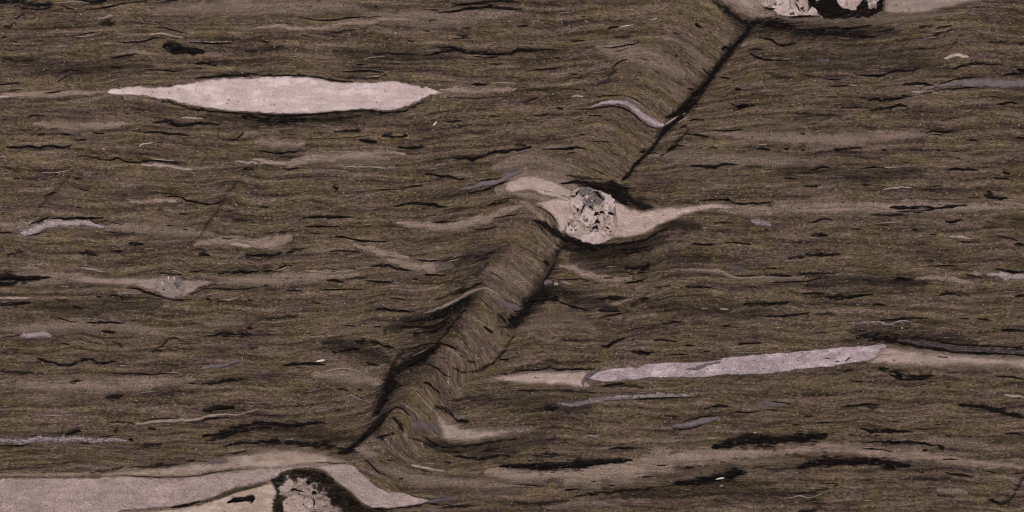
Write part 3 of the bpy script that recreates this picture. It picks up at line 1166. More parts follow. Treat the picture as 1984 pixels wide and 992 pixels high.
d10 960,370 1020,370
d18 1315,294 1380,275 1430,272 1505,294
d20 1905,297 2000,284
G40*.3 1390,310 1490,325
W20*.8 590,500 700,500 850,490 950,510 1050,480 1120,490
d16 830,475 980,475 1050,465 1150,460 1255,468
d10 1480,460 1580,470
d16 1610,465 1680,470 1745,479
d22 1800,556 1880,555 2000,560
w14 1041,538 1053,538
w10 873,232 884,232
d10 380,575 480,572
s14*.7 690,555 780,560
s0*.95 680,612,20 780,602,50 900,622,60 1050,634,66 1200,654,74 1350,674,80 1500,692,80 1700,710,70 2060,727,60
W0*.22 1000,630,20 1200,654,50 1350,674,56 1500,692,56 1700,710,50 2060,727,44
d18 800,610 900,622 1000,645 1150,680 1300,697 1420,717 1600,727 1800,737 2020,747
d14 1150,610 1300,637 1450,662 1600,672 1750,677 2020,697
P!50*.72 850,730 880,690 960,672 1050,692 1200,712 1400,732 1600,747 1800,762 2060,775 2060,868 1800,832 1500,832 1300,842 1100,832 900,822 790,812 820,770
P74*.55 850,745 950,722 1070,735
p14*.5 1500,755 1700,760 1860,775
d10 440,770 500,772
d12 600,798 665,758
d10 520,800 580,790
s64*.85 850,845 980,870 1040,902 1150,912 1300,900
d22 940,888 1050,932 1210,930
d16 1760,905 1850,912 1930,920 2000,942
s28*.7 530,860 690,860
d12 1310,755 1410,768
d11 965,785 1005,786
d11 1185,798 1220,803
s30*.6 640,940 760,945
@0 742 3.968
W16*.5 300,245 450,250 600,245
s42*.8 790,118 880,105 960,93
p0*.95 1025,322,8 1100,307,26 1200,296,36 1300,292,36 1420,286,30 1520,281,24 1600,256,24 1700,246,24 1820,246,16 1900,226,14 2000,198,10
d12 820,310 920,298 1000,305 1040,327
d10 1070,296 1200,276 1350,270
d10 1420,304 1540,298 1620,272 1800,260
d34 1555,222 1620,202 1680,188 1750,188 1815,196
W0 -60,455,30 60,440,50 130,455,60 200,450,52 280,432,52 400,432,50 520,437,46 600,427,48 700,442,48 800,442,42 900,437,32 990,452,12
d10 180,442 240,412 300,402
d12 -20,477 100,482 180,480 250,462
d10 600,460 700,465
d10 750,410 900,405
s54*.9 490,402 560,377 630,365
s42*.8 860,365 920,360
s26*.7 1060,492 1150,480 1260,470
d20 980,440 1030,430
s44*.95 1540,412 1650,400 1750,370 1850,335 2000,298
s40*.9 1570,442 1700,420 1800,380 1900,360 2000,338
d16 1600,410 1720,385 1840,338 1990,305
d18 1700,492 1800,470 1880,455 2000,466
s22*.8 1120,345 1210,352
s26*.8 680,695 850,670 960,638
s34*.85 980,652 1200,640 1400,620 1510,588
d12 1760,548 1850,530 1905,514
p11*.8 580,640 780,640
p11*.7 700,655 770,655
B40*.6 -60,705 200,705 500,710 700,700 900,670 1100,660
K!70*.75 600,732 740,696 900,664 1100,652 1300,630 1480,606 1650,586 1760,556 1850,536 2000,515 2200,505 2400,515 2640,570 2800,610 2400,640 2200,655 1984,670 1820,680 1680,695 1560,715 1400,735 1200,735 930,725
G54*.55 1590,612 1680,600 1760,605
U!26 -900,730 -60,728 100,724 300,723 500,726 740,726 800,713 930,711 1050,716 1200,723 1400,723 1560,706 1680,686 1820,669 2000,645 2150,625 2150,740 1990,775 1850,800 1750,835 1650,880 1540,912 1400,942 1280,962 1000,980 900,1010 850,1100 700,1400 -900,1400
d10*.75 930,712 1100,719 1250,724 1420,722 1560,704 1660,684 1800,668 1900,660
K!20 700,1400 850,1090 930,1010 1050,990 1280,975 1450,950 1560,926 1700,885 1800,845 1990,800 2120,780 2140,1400
B44*.5 900,995 1100,980 1280,975 1400,960
d20 1310,958 1430,940 1550,912
o8*.5 1540,917 1700,880 1800,850
d14*.6 1540,917 1640,895
s36*.9 1000,960 1060,945 1090,965
s30*.7 1120,965 1220,955
d0 1735,918,8 1790,905,26 1850,895,40 1900,888,46 1940,890,50 1965,898,14
d14 1800,915 1900,905 1950,910
d8 275,863 287,863
d8 1655,970 1668,970
@480 860 4.96
B84*.6 -140,150 0,140 200,130 400,125 600,140 900,160
U!26 -140,175 100,175 350,187 550,172 700,180 950,187 1020,207 1060,242 1150,332 1250,412 1350,452 1520,472 1620,502 1750,532 1700,572 1550,602 1330,626 1190,616 1100,572 1000,482 900,412 830,352 760,282 650,242 520,238 400,252 330,277 230,332 180,372 -140,420
V60*.5 0,200 200,215 400,205 560,200
d10*.8 640,178 800,184 950,188
o0*.7 110,405,10 150,385,44 190,375,60 225,372,40
d18 1110,150 1160,180 1200,220 1240,260 1290,290 1335,302
d16 1325,150 1395,162
P0*.6 1555,200,10 1600,210,36 1700,232,34 1800,252,34 1900,258,12
d9 1640,246 1780,274
d12 1000,192 1040,184
d9 1150,320 1185,336
s24*.6 1440,335 1500,325
d10 1510,468 1560,490 1640,512 1750,528
B110*.55 1020,40 1150,80 1260,120
B0*.42 1150,180,20 1500,310,140 1700,360,160 2060,385,120 2500,400,50 2800,410,6
G54*.55 1720,565 1850,540 2030,525
s34*.95 1180,622 1300,632 1450,608 1620,592 1750,572 2000,595
d24 1190,622 1260,628 1320,630
s30*.7 1800,620 2000,600 2200,590
d10*.6 1240,400 1290,420
@500 742 3.968
d0 1060,-20,44.8 1000,60,43.2 960,130,41.6 930,200,35.2 890,250,9.6
s0*.6 1070,-30,100 1000,60,100 945,150,90 910,230,60 870,270,20
d0 1110,197,6.4 1060,190,11.2 1010,220,16 960,270,30.4 900,330,36.8 840,390,36.8 780,440,33.6 720,490,28.8 660,535,20.8 600,545,9.6
s0*.6 1000,230,30 900,340,80 800,430,84 700,510,70 600,545,30
d14 1060,188 1110,198 1140,230 1175,257
B44*.35 860,300 930,245 990,165 1050,120 1130,85
s44*.95 -60,312 150,320 250,330 350,315 530,298
d18 -40,300 100,305 220,325 340,318 480,302
s34*.9 -60,350 50,345 120,338
s50*.8 -60,462 150,452 280,462 470,472
s54*.7 380,482 550,480 670,512
p16*.6 190,442 290,428
d12 590,48 650,45 705,62
p10*.9 700,80 780,120 885,157
d8 700,72 770,108 835,146
d16 755,42 805,62
d10 590,205 650,205
s46*.85 1025,255 1070,300 1100,350 1112,410
s34*.5 880,400 980,440
d18 1260,403 1320,445 1380,482 1460,497
s34*.75 1430,497 1600,482 1800,450 2000,430
s40*.85 1340,178 1420,200 1480,240 1530,282 1630,300
d14 1530,295 1625,299
d20 1490,562 1700,580 1800,570 1870,555 1945,566
s16*.7 1390,612 1510,610
s34*.5 1730,512 1870,500
P!70*.75 1335,205 1400,230 1440,270 1500,302 1600,332 1800,342 2080,335 2150,365 1984,395 1800,432 1650,462 1500,462 1420,432 1395,370 1365,300
G94*.4 1160,325 1250,330 1350,345 1410,400
d14 1305,0 1350,40 1405,84
s26*.4 1440,132 1550,130 1640,85
d8 1460,70 1490,80
s36*.7 900,430 1000,400 1060,380
s30*.5 1120,420 1250,450 1400,520 1600,540
B40*.4 850,520 950,490 960,560
o14*.4 1095,260 1110,300
@1000 742 3.968
d0*.92 -135,645,7.2 -40,640,27 60,640,45 200,646,54 330,640,55.8 500,622,48.6 650,607,41.4 800,595,37.8 895,595,10.8
s0*.8 -140,645,20 60,640,70 330,640,80 650,607,64 910,595,20
B210*.75 -250,690 100,720 300,690 500,720 700,680 900,670 1100,610 1300,580 1600,560 2000,535
B60*.35 200,960 600,930 850,965
d16 0,60 80,58 185,55
s34*.5 180,60 400,60 620,75
W0*.9 300,150,10 400,165,30 480,162,46 560,142,46 680,122,46 800,112,42 900,107,44 1000,102,46 1100,92,44 1200,97,36 1300,92,24 1390,97,8
G0*.9 380,166,20 480,162,44 560,142,46 680,122,46 800,114,40 880,112,16
d12 880,127 1000,124 1150,114 1260,108
d28 205,197 260,200 330,188
s22*.8 290,165 370,148
d20 1435,207 1480,190 1560,175 1655,182
d14 1620,235 1700,225 1800,228 1885,214
B44*.4 1730,205 1850,190 2000,168
G0 1188,332,8 1230,330,36 1300,325,46 1380,310,48 1450,287,48 1520,275,36 1570,265,12
P0*.7 1200,332,10 1230,334,26 1260,334,10
d14 1260,302 1350,282 1430,258 1500,254 1540,260
d10 1190,346 1290,356 1380,340 1450,314
d10 1070,270 1115,264
d8 1130,250 1255,258
p16 495,428 560,405 600,410 655,405
d9 560,394 620,389
s40*.6 110,562 250,550 345,550
d16 700,517 760,500 850,500 990,500
p13*.8 1460,425 1545,426
P15*.8 1812,386 1862,378
d0*.92 1488,502,9.84 1550,490,29.52 1600,475,41 1700,450,55.76 1800,437,60.68 1900,437,59.04 2000,438,55.76 2150,425,49.2 2260,415,45.92 2330,405,41 2400,400,21.32
s0*.8 1500,500,30 1620,470,80 1800,435,110 2000,438,100 2260,412,90 2410,400,30
s28*.6 1820,490 2000,487
d12 1075,637 1175,631
d14 1275,657 1375,650
d14 955,726 1045,721
d10 565,762 625,758
d12 700,792 775,787
d14 360,827 430,820 505,811
d10 290,815 325,812
d9 -10,777 100,785 245,796
d10 1655,587 1715,580
d10 1570,612 1605,612
d8 1820,650 1905,640
d0*.92 1200,775,12.8 1300,770,30.4 1400,757,35.2 1500,737,38.4 1600,712,43.2 1700,682,48 1770,690,16
s0*.85 1190,778,30 1300,768,60 1500,737,80 1650,700,90 1790,690,30
w13 1530,741 1565,735 1605,728
s26*.7 550,862 650,858
s30*.65 400,885 600,850 800,830 1000,815 1220,780
s44*.45 -40,920 150,925 420,905
P17*.7 1553,796 1605,788
p12*.7 520,802 560,795
@1484 742 3.968
G54*.6 -30,145 80,165 150,180
d12 40,140 120,150 205,160
d12 -10,205 100,210
d18 560,190 620,180 700,170 800,162 885,175
s28*.6 770,190 870,190
d9 190,263 225,260
d12 290,258 370,255
d10 390,305 520,305
d9 190,325 270,320
s54*.95 1470,163 1600,175 1700,190 1800,220 2000,268
d20 1580,180 1680,190 1760,215
d20 1880,245 1960,262 2020,275
P36*.55 1820,88 1900,100 2000,105
d34 715,358 850,370 950,367 1050,377 1140,385
d11 820,402 900,405
d10 620,395 680,402
d10 960,295 1030,295
d10 1140,348 1250,362
d12 1290,322 1360,320
d12 1370,405 1430,412
d16 1830,388 1920,388 2000,405
d22 760,460 860,450 960,455 1060,455 1160,462 1270,475 1385,497
d14 720,507 800,505 880,512 985,529
d20 1195,518 1255,520
d12 1350,591 1400,586 1480,590
s26*.8 1310,490 1380,497
d0*.92 235,657,6.8 300,637,34 400,612,40.8 500,612,45.9 650,602,44.2 800,602,45.9 900,617,40.8 1000,632,35.7 1115,632,20.4
s0*.8 230,660,20 400,612,70 650,602,80 900,617,80 1120,634,40
s32*.8 870,642 1010,665
s26*.5 -30,662 100,665 250,650
B104*.6 -60,560 200,520 500,500 700,520 1000,560 1200,560 1500,600 1800,640 2020,650
B84*.4 1180,450 1500,460 1720,490
d16 1370,690 1450,700 1520,708 1615,719
d10 1690,680 1780,690
d9 1160,685 1225,685
d10 1285,750 1320,750
d10 1880,700 2000,690
s32*.6 220,855 400,830 570,778
p14 125,887 200,880 260,865 330,885 400,862 445,850
s32*.7 380,950 470,962
s26*.8 240,988 410,970
d11 320,907 400,895
d14*.7 400,775 560,770
s54*.55 1690,890 1740,905 1800,932 1860,910 1900,870 1940,800 2000,710
s44*.6 1700,895 1810,920
B64*.45 1300,830 1420,830 1570,852
s22*.5 1300,860 1460,882
p10*.8 750,900 825,908
d9*.8 720,745 820,750
# the tails of the central clast
@1000 320 5.837
P!54*1 -130,190 0,135 150,112 280,122 400,165 500,215 600,268 740,330 720,410 480,352 300,310 150,298 0,310 -130,300
Q50*.45 120,220 250,240 380,285 480,330
P!60*1 190,430 300,395 420,360 560,345 760,380 760,580 680,740 490,765 445,620 385,560 300,500
d18 220,460 300,492 370,540 420,592 455,645
o14*.7 230,470 320,510 400,580
B84*.6 20,400 160,480 260,560 350,640 450,740
P!60 930,400 1060,375 1120,395 1200,432 1300,482 1420,513 1520,493 1640,474 1760,462 1950,452 2150,420 2300,425 2420,450 2500,480 2400,500 2200,515 2040,540 1900,575 1751,642 1640,684 1500,764 1400,804 1250,836 1120,826 1040,850 930,850 860,640
Q60*.35 1160,700 1250,650 1400,600 1600,560
B90*.6 2300,470 2600,480 2900,490
s0*.95 470,215,20 600,205,40 700,195,60 800,215,90 900,240,110 1000,255,130 1100,280,150 1190,310,150 1260,370,120 1350,430,100 1480,475,60 1560,480,20
d0 500,212,10 600,200,20 700,190,34 800,215,60 900,232,80 1000,242,100 1100,265,120 1180,280,100 1240,330,50 1290,390,20
d0 960,280,20 1060,310,40 1120,350,50 1200,410,44 1280,450,30
s34*.6 530,110 700,130 850,150 1010,175
s40*.8 1180,185 1250,130 1320,50
d0 190,615,10 300,660,30 400,720,50 470,780,60 580,835,56 700,868,50 820,895,44 1000,905,20
s0*.9 180,610,20 400,725,90 560,845,110 800,905,90 1050,910,40
s40*.9 950,908 1200,892 1400,860 1550,792 1780,672
d16 1000,905 1200,890 1400,855
s40*.75 1130,965 1350,950 1520,905
s50*.5 450,900 700,960 950,960

# broad dark seams flanking the fold
@0 0 1
h70*.38 940,545 890,610 830,670 780,730 740,800 700,860
h44*.5 930,560 870,600 810,620 740,640
h36*.6 1010,590 1060,560 1120,580 1200,600
h34*.45 1440,70 1400,115 1360,170 1310,225 1265,270
h50*.5 1400,20 1440,50 1500,55 1600,62 1750,60
h44*.6 1180,370 1230,395 1290,430 1360,440
h40*.6 1080,470 1140,490 1220,480 1300,455
h50*.5 1080,480 1060,540 1030,590 980,640
h44*.55 620,660 700,680 760,700
h40*.5 420,840 520,830 640,850 700,850
h40*.5 380,225 520,232 680,226 780,215
h50*.45 1560,550 1700,545 1800,550
h40*.5 1640,640 1760,650 1900,665
h60*.4 1100,500 1250,510 1380,500
h60*.35 0,120 150,130 300,125
h50*.4 640,100 760,110 900,105
h60*.35 1250,590 1350,600 1500,600
h40*.4 60,590 180,600 320,590
h60*.4 840,520 930,500 990,470
h50*.35 900,770 1050,780 1150,790
h50*.4 820,860 950,870 1080,850
h50*.4 1200,960 1400,950 1600,970
h60*.35 1500,120 1700,110 1850,140
h50*.35 1500,330 1650,340 1800,330
B30*.4 0,640 200,630 330,650
B34*.5 0,745 200,750 380,735
B26*.5 600,725 700,735 760,750
B40*.2 1000,640 1080,620 1160,640
B30*.5 1400,260 1600,270 1800,260
B30*.4 1250,300 1400,310 1600,315
B40*.4 700,30 850,36 1000,24
B40*.4 300,20 500,12 700,16
B40*.4 950,330 1030,310 1110,330
B50*.5 1150,90 1250,110 1330,150
B50*.4 930,520 1000,540 1040,570

B26*.45 190,438 300,446 420,456
B30*.6 1390,407 1550,404 1700,403 1850,402 2000,400
B60*.5 960,380 1010,350 1080,350 1120,370
B40*.5 1640,690 1800,695 2000,705
B30*.5 420,548 560,540 700,530
B36*.45 0,545 80,540 160,540

@1000 320 5.837
P110*.75 120,200 300,300 450,340 600,400
B120*.6 -100,330 80,330 250,370 420,400
@0 0 1
B26*.55 0,446 40,440 90,434
P10*.5 450,313 520,316 600,311
B26*.5 560,312 650,304 760,308
B20*.5 60,240 150,246 260,240
"""

LEVEL = {'r': .0007, 'n': .0005, 'e': .0007, 'h': .00022, 'm': .0007, 'q': .0008, 'c': .0008, 'g': .0008, 'B': .00005, 'f': .00015, 's': .00030, 'U': .00042, 'V': .00042, 'Q': .00042, 'K': .00047, 'G': .00050, 'P': .00046, 'p': .00054, 'W': .00050, 'd': .00062, 'k': .0008, 'o': .00075, 'w': .00092}
NAME = {'n': 'quartz_vein', 'h': 'dark_layer', 'd': 'mica_streak', 's': 'dark_layer', 'B': 'pale_layer', 'P': 'quartz_vein', 'G': 'grey_vein', 'p': 'thin_vein', 'W': 'speckled_vein', 'w': 'bright_grain', 'o': 'rusty_stain',
        'Q': 'quartz_lens', 'V': 'quartz_layer', 'U': 'quartz_layer', 'K': 'feldspar_layer', 'k': 'feldspar_layer'}
ribbons = {}
blobs = []
def parse():
    ox = oy = 0.0; k = 1.0
    for line in exec_data.splitlines():
        line = line.strip()
        if not line or line.startswith('#'): continue
        if line.startswith('@'):
            ox, oy, k = (float(v) for v in line[1:].split()); continue
        head, *pts = line.split()
        code = head[0]; rest = head[1:]
        poly = rest.startswith('!')
        if poly: rest = rest[1:]
        w, _, a = rest.partition('*')
        P = []
        for p in pts:
            v = [float(q) for q in p.split(',')]
            v = [ox + v[0] / k, oy + v[1] / k] + [q / k for q in v[2:]]
            P.append(v)
        if poly: blobs.append((code, float(w) / k, float(a or 1), [q[:2] for q in P]))
        else: ribbons.setdefault(code, []).append((float(w or 0) / k, float(a or 1), P))
parse()

STYLE = {'n': (1.45, .2), 'h': (1.4, .15), 'd': (1.5, .2), 'V': (1.25,.14), 'Q': (1.4,.15), 's': (1.45, .3), 'B': (1.45, .2), 'P': (1.25, .14), 'G': (1.25, .14), 'p': (1.3, .25), 'W': (1.25, .2), 'w': (1.1, .2), 'o': (1.2, .2)}
for code, items in ribbons.items():
    def size(it):
        w, a, P = it
        ln = sum(math.hypot(P[i + 1][0] - P[i][0], P[i + 1][1] - P[i][1]) for i in range(len(P) - 1))
        ww = w if len(P[0]) < 3 else sum(p[2] for p in P) / len(P)
        return -ln * ww
    items.sort(key=size)
    over, wob = STYLE[code]
    rest = Buf()
    boost = {'B': 1.55, 'P': 1.25, 'p': 1.25, 'W': 1.2, 'G': 1.15, 'V': 1.1, 's': 1.1}.get(code, 1.0)
    for i, (w, a, P) in enumerate(items):
        a = min(1.0, a * boost)
        if code == 'd' and w and w < 3.6: w *= .85
        b = Buf() if i < 299 else rest
        ribbon(b, P, w, a, LEVEL[code] + (i % 97) * 9e-7, over, True, wob, 4.0)
        if i < 299: obj(NAME[code], b, code, slab)
    if rest.v:
        o = obj('small_' + NAME[code], rest, code, slab); o['kind'] = 'stuff'

for code, soft, a, P in blobs:
    b = Buf()
    blob(b, P, LEVEL[code] + rng.uniform(0, 3e-5), soft, a, 24, fadex=[(456, 540)] if code == 'U' and min(q[0] for q in P) > 400 else None)
    obj(NAME[code], b, code, slab)

# ------------------------------------------------------------------ broken feldspar clasts: clast > grains
def clast(name, ox, oy, k, base_code, outline, grains, darks, specks, label, soft=5, lift=0.0, crush=0, crush_codes='qcmg', margin=5, region=None):
    T = lambda pts: [(ox + x / k, oy + y / k) for x, y in pts]
    b = Buf(); blob(b, T(outline), .00070 + lift, soft, 1.0, 40, .7, .06)
    c = obj(name, b, base_code, slab); c['label'] = label
    for code, g in grains:
        b = Buf(); blob(b, T(g), .00082 + lift + (0 if code == 'k' else 3e-5) + rng.uniform(0, 2e-5), 9 if code == 'k' else 4.2, 1.0, 12, 6.0 if code == 'k' else 1.4, .04, 2.6, None, .75, code != 'k')
        obj({'g': 'quartz_grain', 'd': 'mica_grain'}.get(code, 'feldspar_grain'), b, code, c)
    O = np.array(T(region or outline)); lo, hi = O.min(0), O.max(0); made = 0
    for _ in range(crush * 30):
        if made >= crush: break
        p = rng.uniform(lo, hi)[None]
        if not (0 < p[0, 1] < 992) or not inside(O, p)[0] or dist_poly(O, p)[0] < margin: continue
        r = rng.uniform(1.8, 5.0); n = 7; an = np.sort(rng.uniform(0, 6.283, n)); rr = r * rng.uniform(.6, 1.25, n)
        poly = [(p[0, 0] + rr[q] * math.cos(an[q]) * 1.15, p[0, 1] + rr[q] * math.sin(an[q])) for q in range(n)]
        code = crush_codes[rng.integers(len(crush_codes))]
        b = Buf(); blob(b, poly, .00088 + lift + made * 4e-7, 2.2, rng.uniform(.5, 1), 6, .3, .04, 2.0, None, .5, True)
        obj({'g': 'quartz_grain', 'd': 'mica_grain'}.get(code, 'feldspar_grain'), b, code, c); made += 1
    for w, pts in darks:
        b = Buf(); ribbon(b, T(pts), w / k, 1.0, .00094 + lift, 1.6, True, .35, 3.0)
        obj('mica_grain', b, 'd', c)
    b = Buf()
    for x, y, r in specks:
        px, py, rr = ox + x / k, oy + y / k, r / k
        dot(b, px, py, max(rr * .8, 1.0), 1.0, .00097 + lift)
    if b.v:
        o = obj('mica_speck', b, 'd', c); o['kind'] = 'stuff'
    return c
clast('feldspar_clast', 1000, 320, 5.837, 'm',
      [(595, 345), (680, 262), (800, 252), (960, 302), (1100, 382), (1122, 450), (1132, 540), (1142, 640), (1112, 800), (1000, 872), (860, 892), (740, 852), (600, 792), (540, 722), (600, 600), (612, 450)],
      [('g', [(690, 275), (760, 258), (850, 275), (840, 340), (770, 360), (725, 330)]), ('g', [(860, 285), (945, 312), (990, 380), (960, 420), (900, 380), (850, 350)]), ('g', [(790, 365), (850, 355), (900, 395), (950, 430), (900, 445), (815, 445), (760, 400)]),
       ('q', [(955, 312), (1050, 332), (1098, 390), (1108, 460), (1050, 520), (1000, 508), (1003, 440), (988, 370)]),
       ('q', [(612, 392), (680, 372), (738, 402), (755, 440), (700, 480), (640, 498), (612, 468)]),
       ('c', [(640, 492), (690, 482), (682, 528), (642, 538)]),
       ('q', [(790, 482), (850, 502), (898, 540), (903, 620), (860, 678), (800, 688), (742, 642), (704, 620), (742, 560)]),
       ('c', [(905, 482), (960, 502), (998, 580), (990, 660), (962, 738), (942, 660), (922, 600), (894, 530)]),
       ('q', [(562, 702), (640, 662), (698, 642), (690, 718), (640, 772), (590, 758)]),
       ('c', [(684, 702), (740, 684), (768, 740), (740, 786), (662, 796), (646, 772)]),
       ('q', [(722, 812), (800, 772), (900, 742), (1000, 732), (998, 838), (900, 886), (800, 868), (742, 845)]),
       ('c', [(1012, 602), (1098, 602), (1128, 680), (1108, 786), (1042, 778), (1012, 700)]),
       ('q', [(1032, 672), (1080, 690), (1070, 720), (1032, 715)]),
       ('q', [(592, 552), (640, 552), (640, 600), (592, 590)]),
       ('c', [(660, 560), (710, 540), (720, 600), (690, 630), (655, 610)])],
      [(26, [(738, 400), (770, 450), (742, 520), (722, 565)]), (15, [(596, 352), (640, 352), (685, 345)]), (18, [(680, 345), (688, 315), (712, 288)]),
       (28, [(815, 458), (850, 478), (885, 492)]), (24, [(868, 298), (920, 322), (992, 402)]), (20, [(740, 340), (790, 352)]),
       (26, [(1028, 540), (1070, 550), (1115, 560)]), (22, [(860, 720), (900, 700), (945, 715)]), (18, [(885, 665), (905, 645), (930, 628)]),
       (18, [(1015, 690), (1035, 715), (1062, 722)]), (14, [(1055, 740), (1085, 765)]), (12, [(898, 515), (904, 548)]), (14, [(990, 540), (1010, 560)])],
      [(807, 607, 9), (808, 693, 10), (830, 668, 8), (935, 558, 10), (630, 685, 10), (655, 545, 9), (675, 590, 8), (870, 718, 14), (910, 690, 16), (1000, 610, 9),
       (1110, 420, 9), (975, 465, 10), (1030, 432, 8), (705, 500, 8), (912, 612, 8), (945, 560, 7), (800, 740, 8), (630, 640, 8), (880, 405, 12), (1060, 790, 10), (720, 640, 7)],
      'round broken white clast with grey and black grains in the fold', 6, 0.0, 46, 'qqccmgd')

clast('feldspar_clast', 480, 860, 4.96, 'r',
      [(190, 347), (232, 325), (330, 271), (420, 246), (540, 236), (640, 241), (730, 266), (800, 312), (850, 372), (922, 412), (1002, 482), (1072, 552), (1182, 616), (1320, 640), (1420, 760), (1300, 960), (900, 1060), (450, 1040), (250, 900), (236, 700), (236, 560), (262, 462), (222, 382)],
      [('k', [(302, 385), (380, 342), (462, 342), (508, 288), (560, 302), (600, 342), (640, 362), (690, 388), (722, 442), (762, 482), (782, 530), (840, 592), (920, 652), (960, 760), (900, 900), (560, 940), (380, 860), (342, 700), (348, 560), (302, 470)]),
       ('c', [(350, 560), (430, 500), (520, 500), (560, 560), (520, 640), (420, 660), (350, 640)]),
       ('k', [(640, 480), (720, 470), (770, 560), (760, 650), (680, 640), (640, 560)]),
       ('c', [(380, 350), (440, 350), (440, 410), (390, 430), (350, 400)]),
       ('q', [(560, 575), (600, 560), (610, 600), (575, 620)]),
       ('c', [(430, 620), (540, 600), (600, 660), (560, 740), (440, 720)])],
      [(16, [(400, 440), (450, 440), (500, 452), (570, 465)]), (12, [(612, 520), (640, 550), (628, 600)]), (12, [(545, 565), (525, 600)]), (16, [(790, 480), (820, 520), (800, 560)])],
      [(398, 405, 8), (432, 405, 7), (540, 358, 6), (480, 450, 8), (690, 520, 6), (655, 645, 7), (500, 640, 7)],
      'cream clast with thick black mica rim at the bottom edge of the slab', 9, .00003, 26, 'kccqmd', 6, [(350, 400), (470, 345), (600, 345), (690, 400), (760, 500), (840, 600), (860, 660), (340, 660)])

clast('feldspar_clast', 1400, 0, 5.511, 'm',
      [(372, -420), (352, -100), (372, 12), (450, 66), (560, 126), (640, 172), (700, 182), (840, 168), (1010, 168), (1100, 192), (1300, 187), (1550, 182), (1700, 128), (1722, 50), (1702, -100), (1640, -420), (1100, -560)],
      [('d', [(900, -60), (1000, 20), (1060, 10), (1180, -40), (1240, 60), (1300, 100), (1420, 112), (1520, -60), (1560, 105), (1640, 90), (1690, -40), (1716, 60), (1695, 122), (1550, 178), (1300, 183), (1110, 188), (1040, 160), (1000, 80), (930, 60)]),
       ('c', [(372, -300), (500, -200), (524, -20), (520, 55), (470, 72), (402, 40), (370, -60)]),
       ('q', [(532, -200), (640, -220), (722, 10), (760, 60), (742, 110), (692, 160), (602, 140), (536, 95), (556, 40)]),
       ('q', [(742, 52), (790, 82), (830, 130), (822, 162), (762, 168), (696, 166), (706, 112)]),
       ('c', [(762, -200), (900, -210), (918, 50), (882, 128), (832, 112), (792, 50)]),
       ('q', [(932, 92), (980, 82), (1012, 120), (1002, 155), (900, 160), (862, 146)]),
       ('q', [(1222, -200), (1310, -210), (1328, 10), (1300, 60), (1250, 72), (1212, 30)]),
       ('c', [(1336, -220), (1448, -200), (1456, 30), (1422, 98), (1372, 108), (1334, 60)]),
       ('k', [(1542, -200), (1650, -180), (1676, 20), (1642, 88), (1572, 108), (1532, 60)]),
       ('k', [(930, -180), (1080, -200), (1100, -20), (1060, 30), (960, 20)]),
       ('k', [(1172, -160), (1206, -120), (1204, 36), (1172, 40)]),
       ('g', [(1040, 90), (1090, 80), (1100, 150), (1050, 160)]),
       ('k', [(900, -900), (1500, -420), (1200, -260), (700, -260)])],
      [(13, [(770, 20), (795, 62), (815, 100), (835, 130)]), (20, [(925, 100), (950, 60), (1020, 45)]), (20, [(445, 85), (500, 92), (570, 95)]), (12, [(470, 20), (490, 40)]), (10, [(500, 0), (510, 30)]),
       (16, [(690, 172), (760, 182), (850, 172), (1000, 170)]), (12, [(910, 20), (925, 90), (885, 140)]), (9, [(700, 110), (730, 60), (720, 0)])],
      [(405, 15, 8), (480, 28, 8), (500, 60, 7), (640, 30, 6), (560, 10, 7), (890, 135, 7)],
      'wide clast of white and black grains cut by the top edge', 6, 0.0, 30, 'qqccmmd', 2, [(372, -100), (900, -100), (1000, 80), (960, 150), (700, 165), (560, 110), (400, 40)])
for code, soft, a, P in [('P', 12, .62, [(1705, -180), (1712, 0), (1708, 24), (1735, 30), (1790, 27), (1830, 19), (1872, 8), (1915, 0), (1990, -12), (2120, -40), (2150, -90), (1900, -180)]),
                         ('P', 12, .55, [(1485, -150), (1480, 10), (1500, 27), (1478, 25), (1450, 20), (1425, 12), (1398, -2), (1370, -20), (1330, -50), (1380, -120)])]:
    b = Buf(); blob(b, P, LEVEL['P'], soft, a, 24, .9)
    obj('quartz_tail', b, code, slab)
b = Buf(); ribbon(b, [(1480, 30), (1530, 36), (1600, 40), (1680, 39), (1760, 34), (1860, 26)], 17, .5, LEVEL['B'] + 2e-5, 1.4)
obj('pale_layer', b, 'B', slab)
# the small clast on the left: rounded body between two pale tails
b = Buf(); blob(b, [(500 / 3.968, 500 + 150 / 3.968), (640 / 3.968, 500 + 128 / 3.968), (800 / 3.968, 500 + 142 / 3.968), (980 / 3.968, 500 + 142 / 3.968), (1130 / 3.968, 500 + 152 / 3.968), (1230 / 3.968, 500 + 150 / 3.968), (1250 / 3.968, 500 + 250 / 3.968), (1150 / 3.968, 500 + 255 / 3.968), (1050 / 3.968, 500 + 226 / 3.968), (900 / 3.968, 500 + 212 / 3.968), (700 / 3.968, 500 + 202 / 3.968), (580 / 3.968, 500 + 185 / 3.968)], LEVEL['P'], 10, .6, 24)
obj('quartz_tail', b, 'P', slab)
b = Buf(); blob(b, [(1380 / 3.968, 500 + 160 / 3.968), (1450 / 3.968, 500 + 162 / 3.968), (1560 / 3.968, 500 + 168 / 3.968), (1720 / 3.968, 500 + 188 / 3.968), (1600 / 3.968, 500 + 206 / 3.968), (1520 / 3.968, 500 + 236 / 3.968), (1450 / 3.968, 500 + 280 / 3.968), (1390 / 3.968, 500 + 300 / 3.968)], LEVEL['P'] + 1e-5, 6, .62, 24)
obj('quartz_tail', b, 'P', slab)
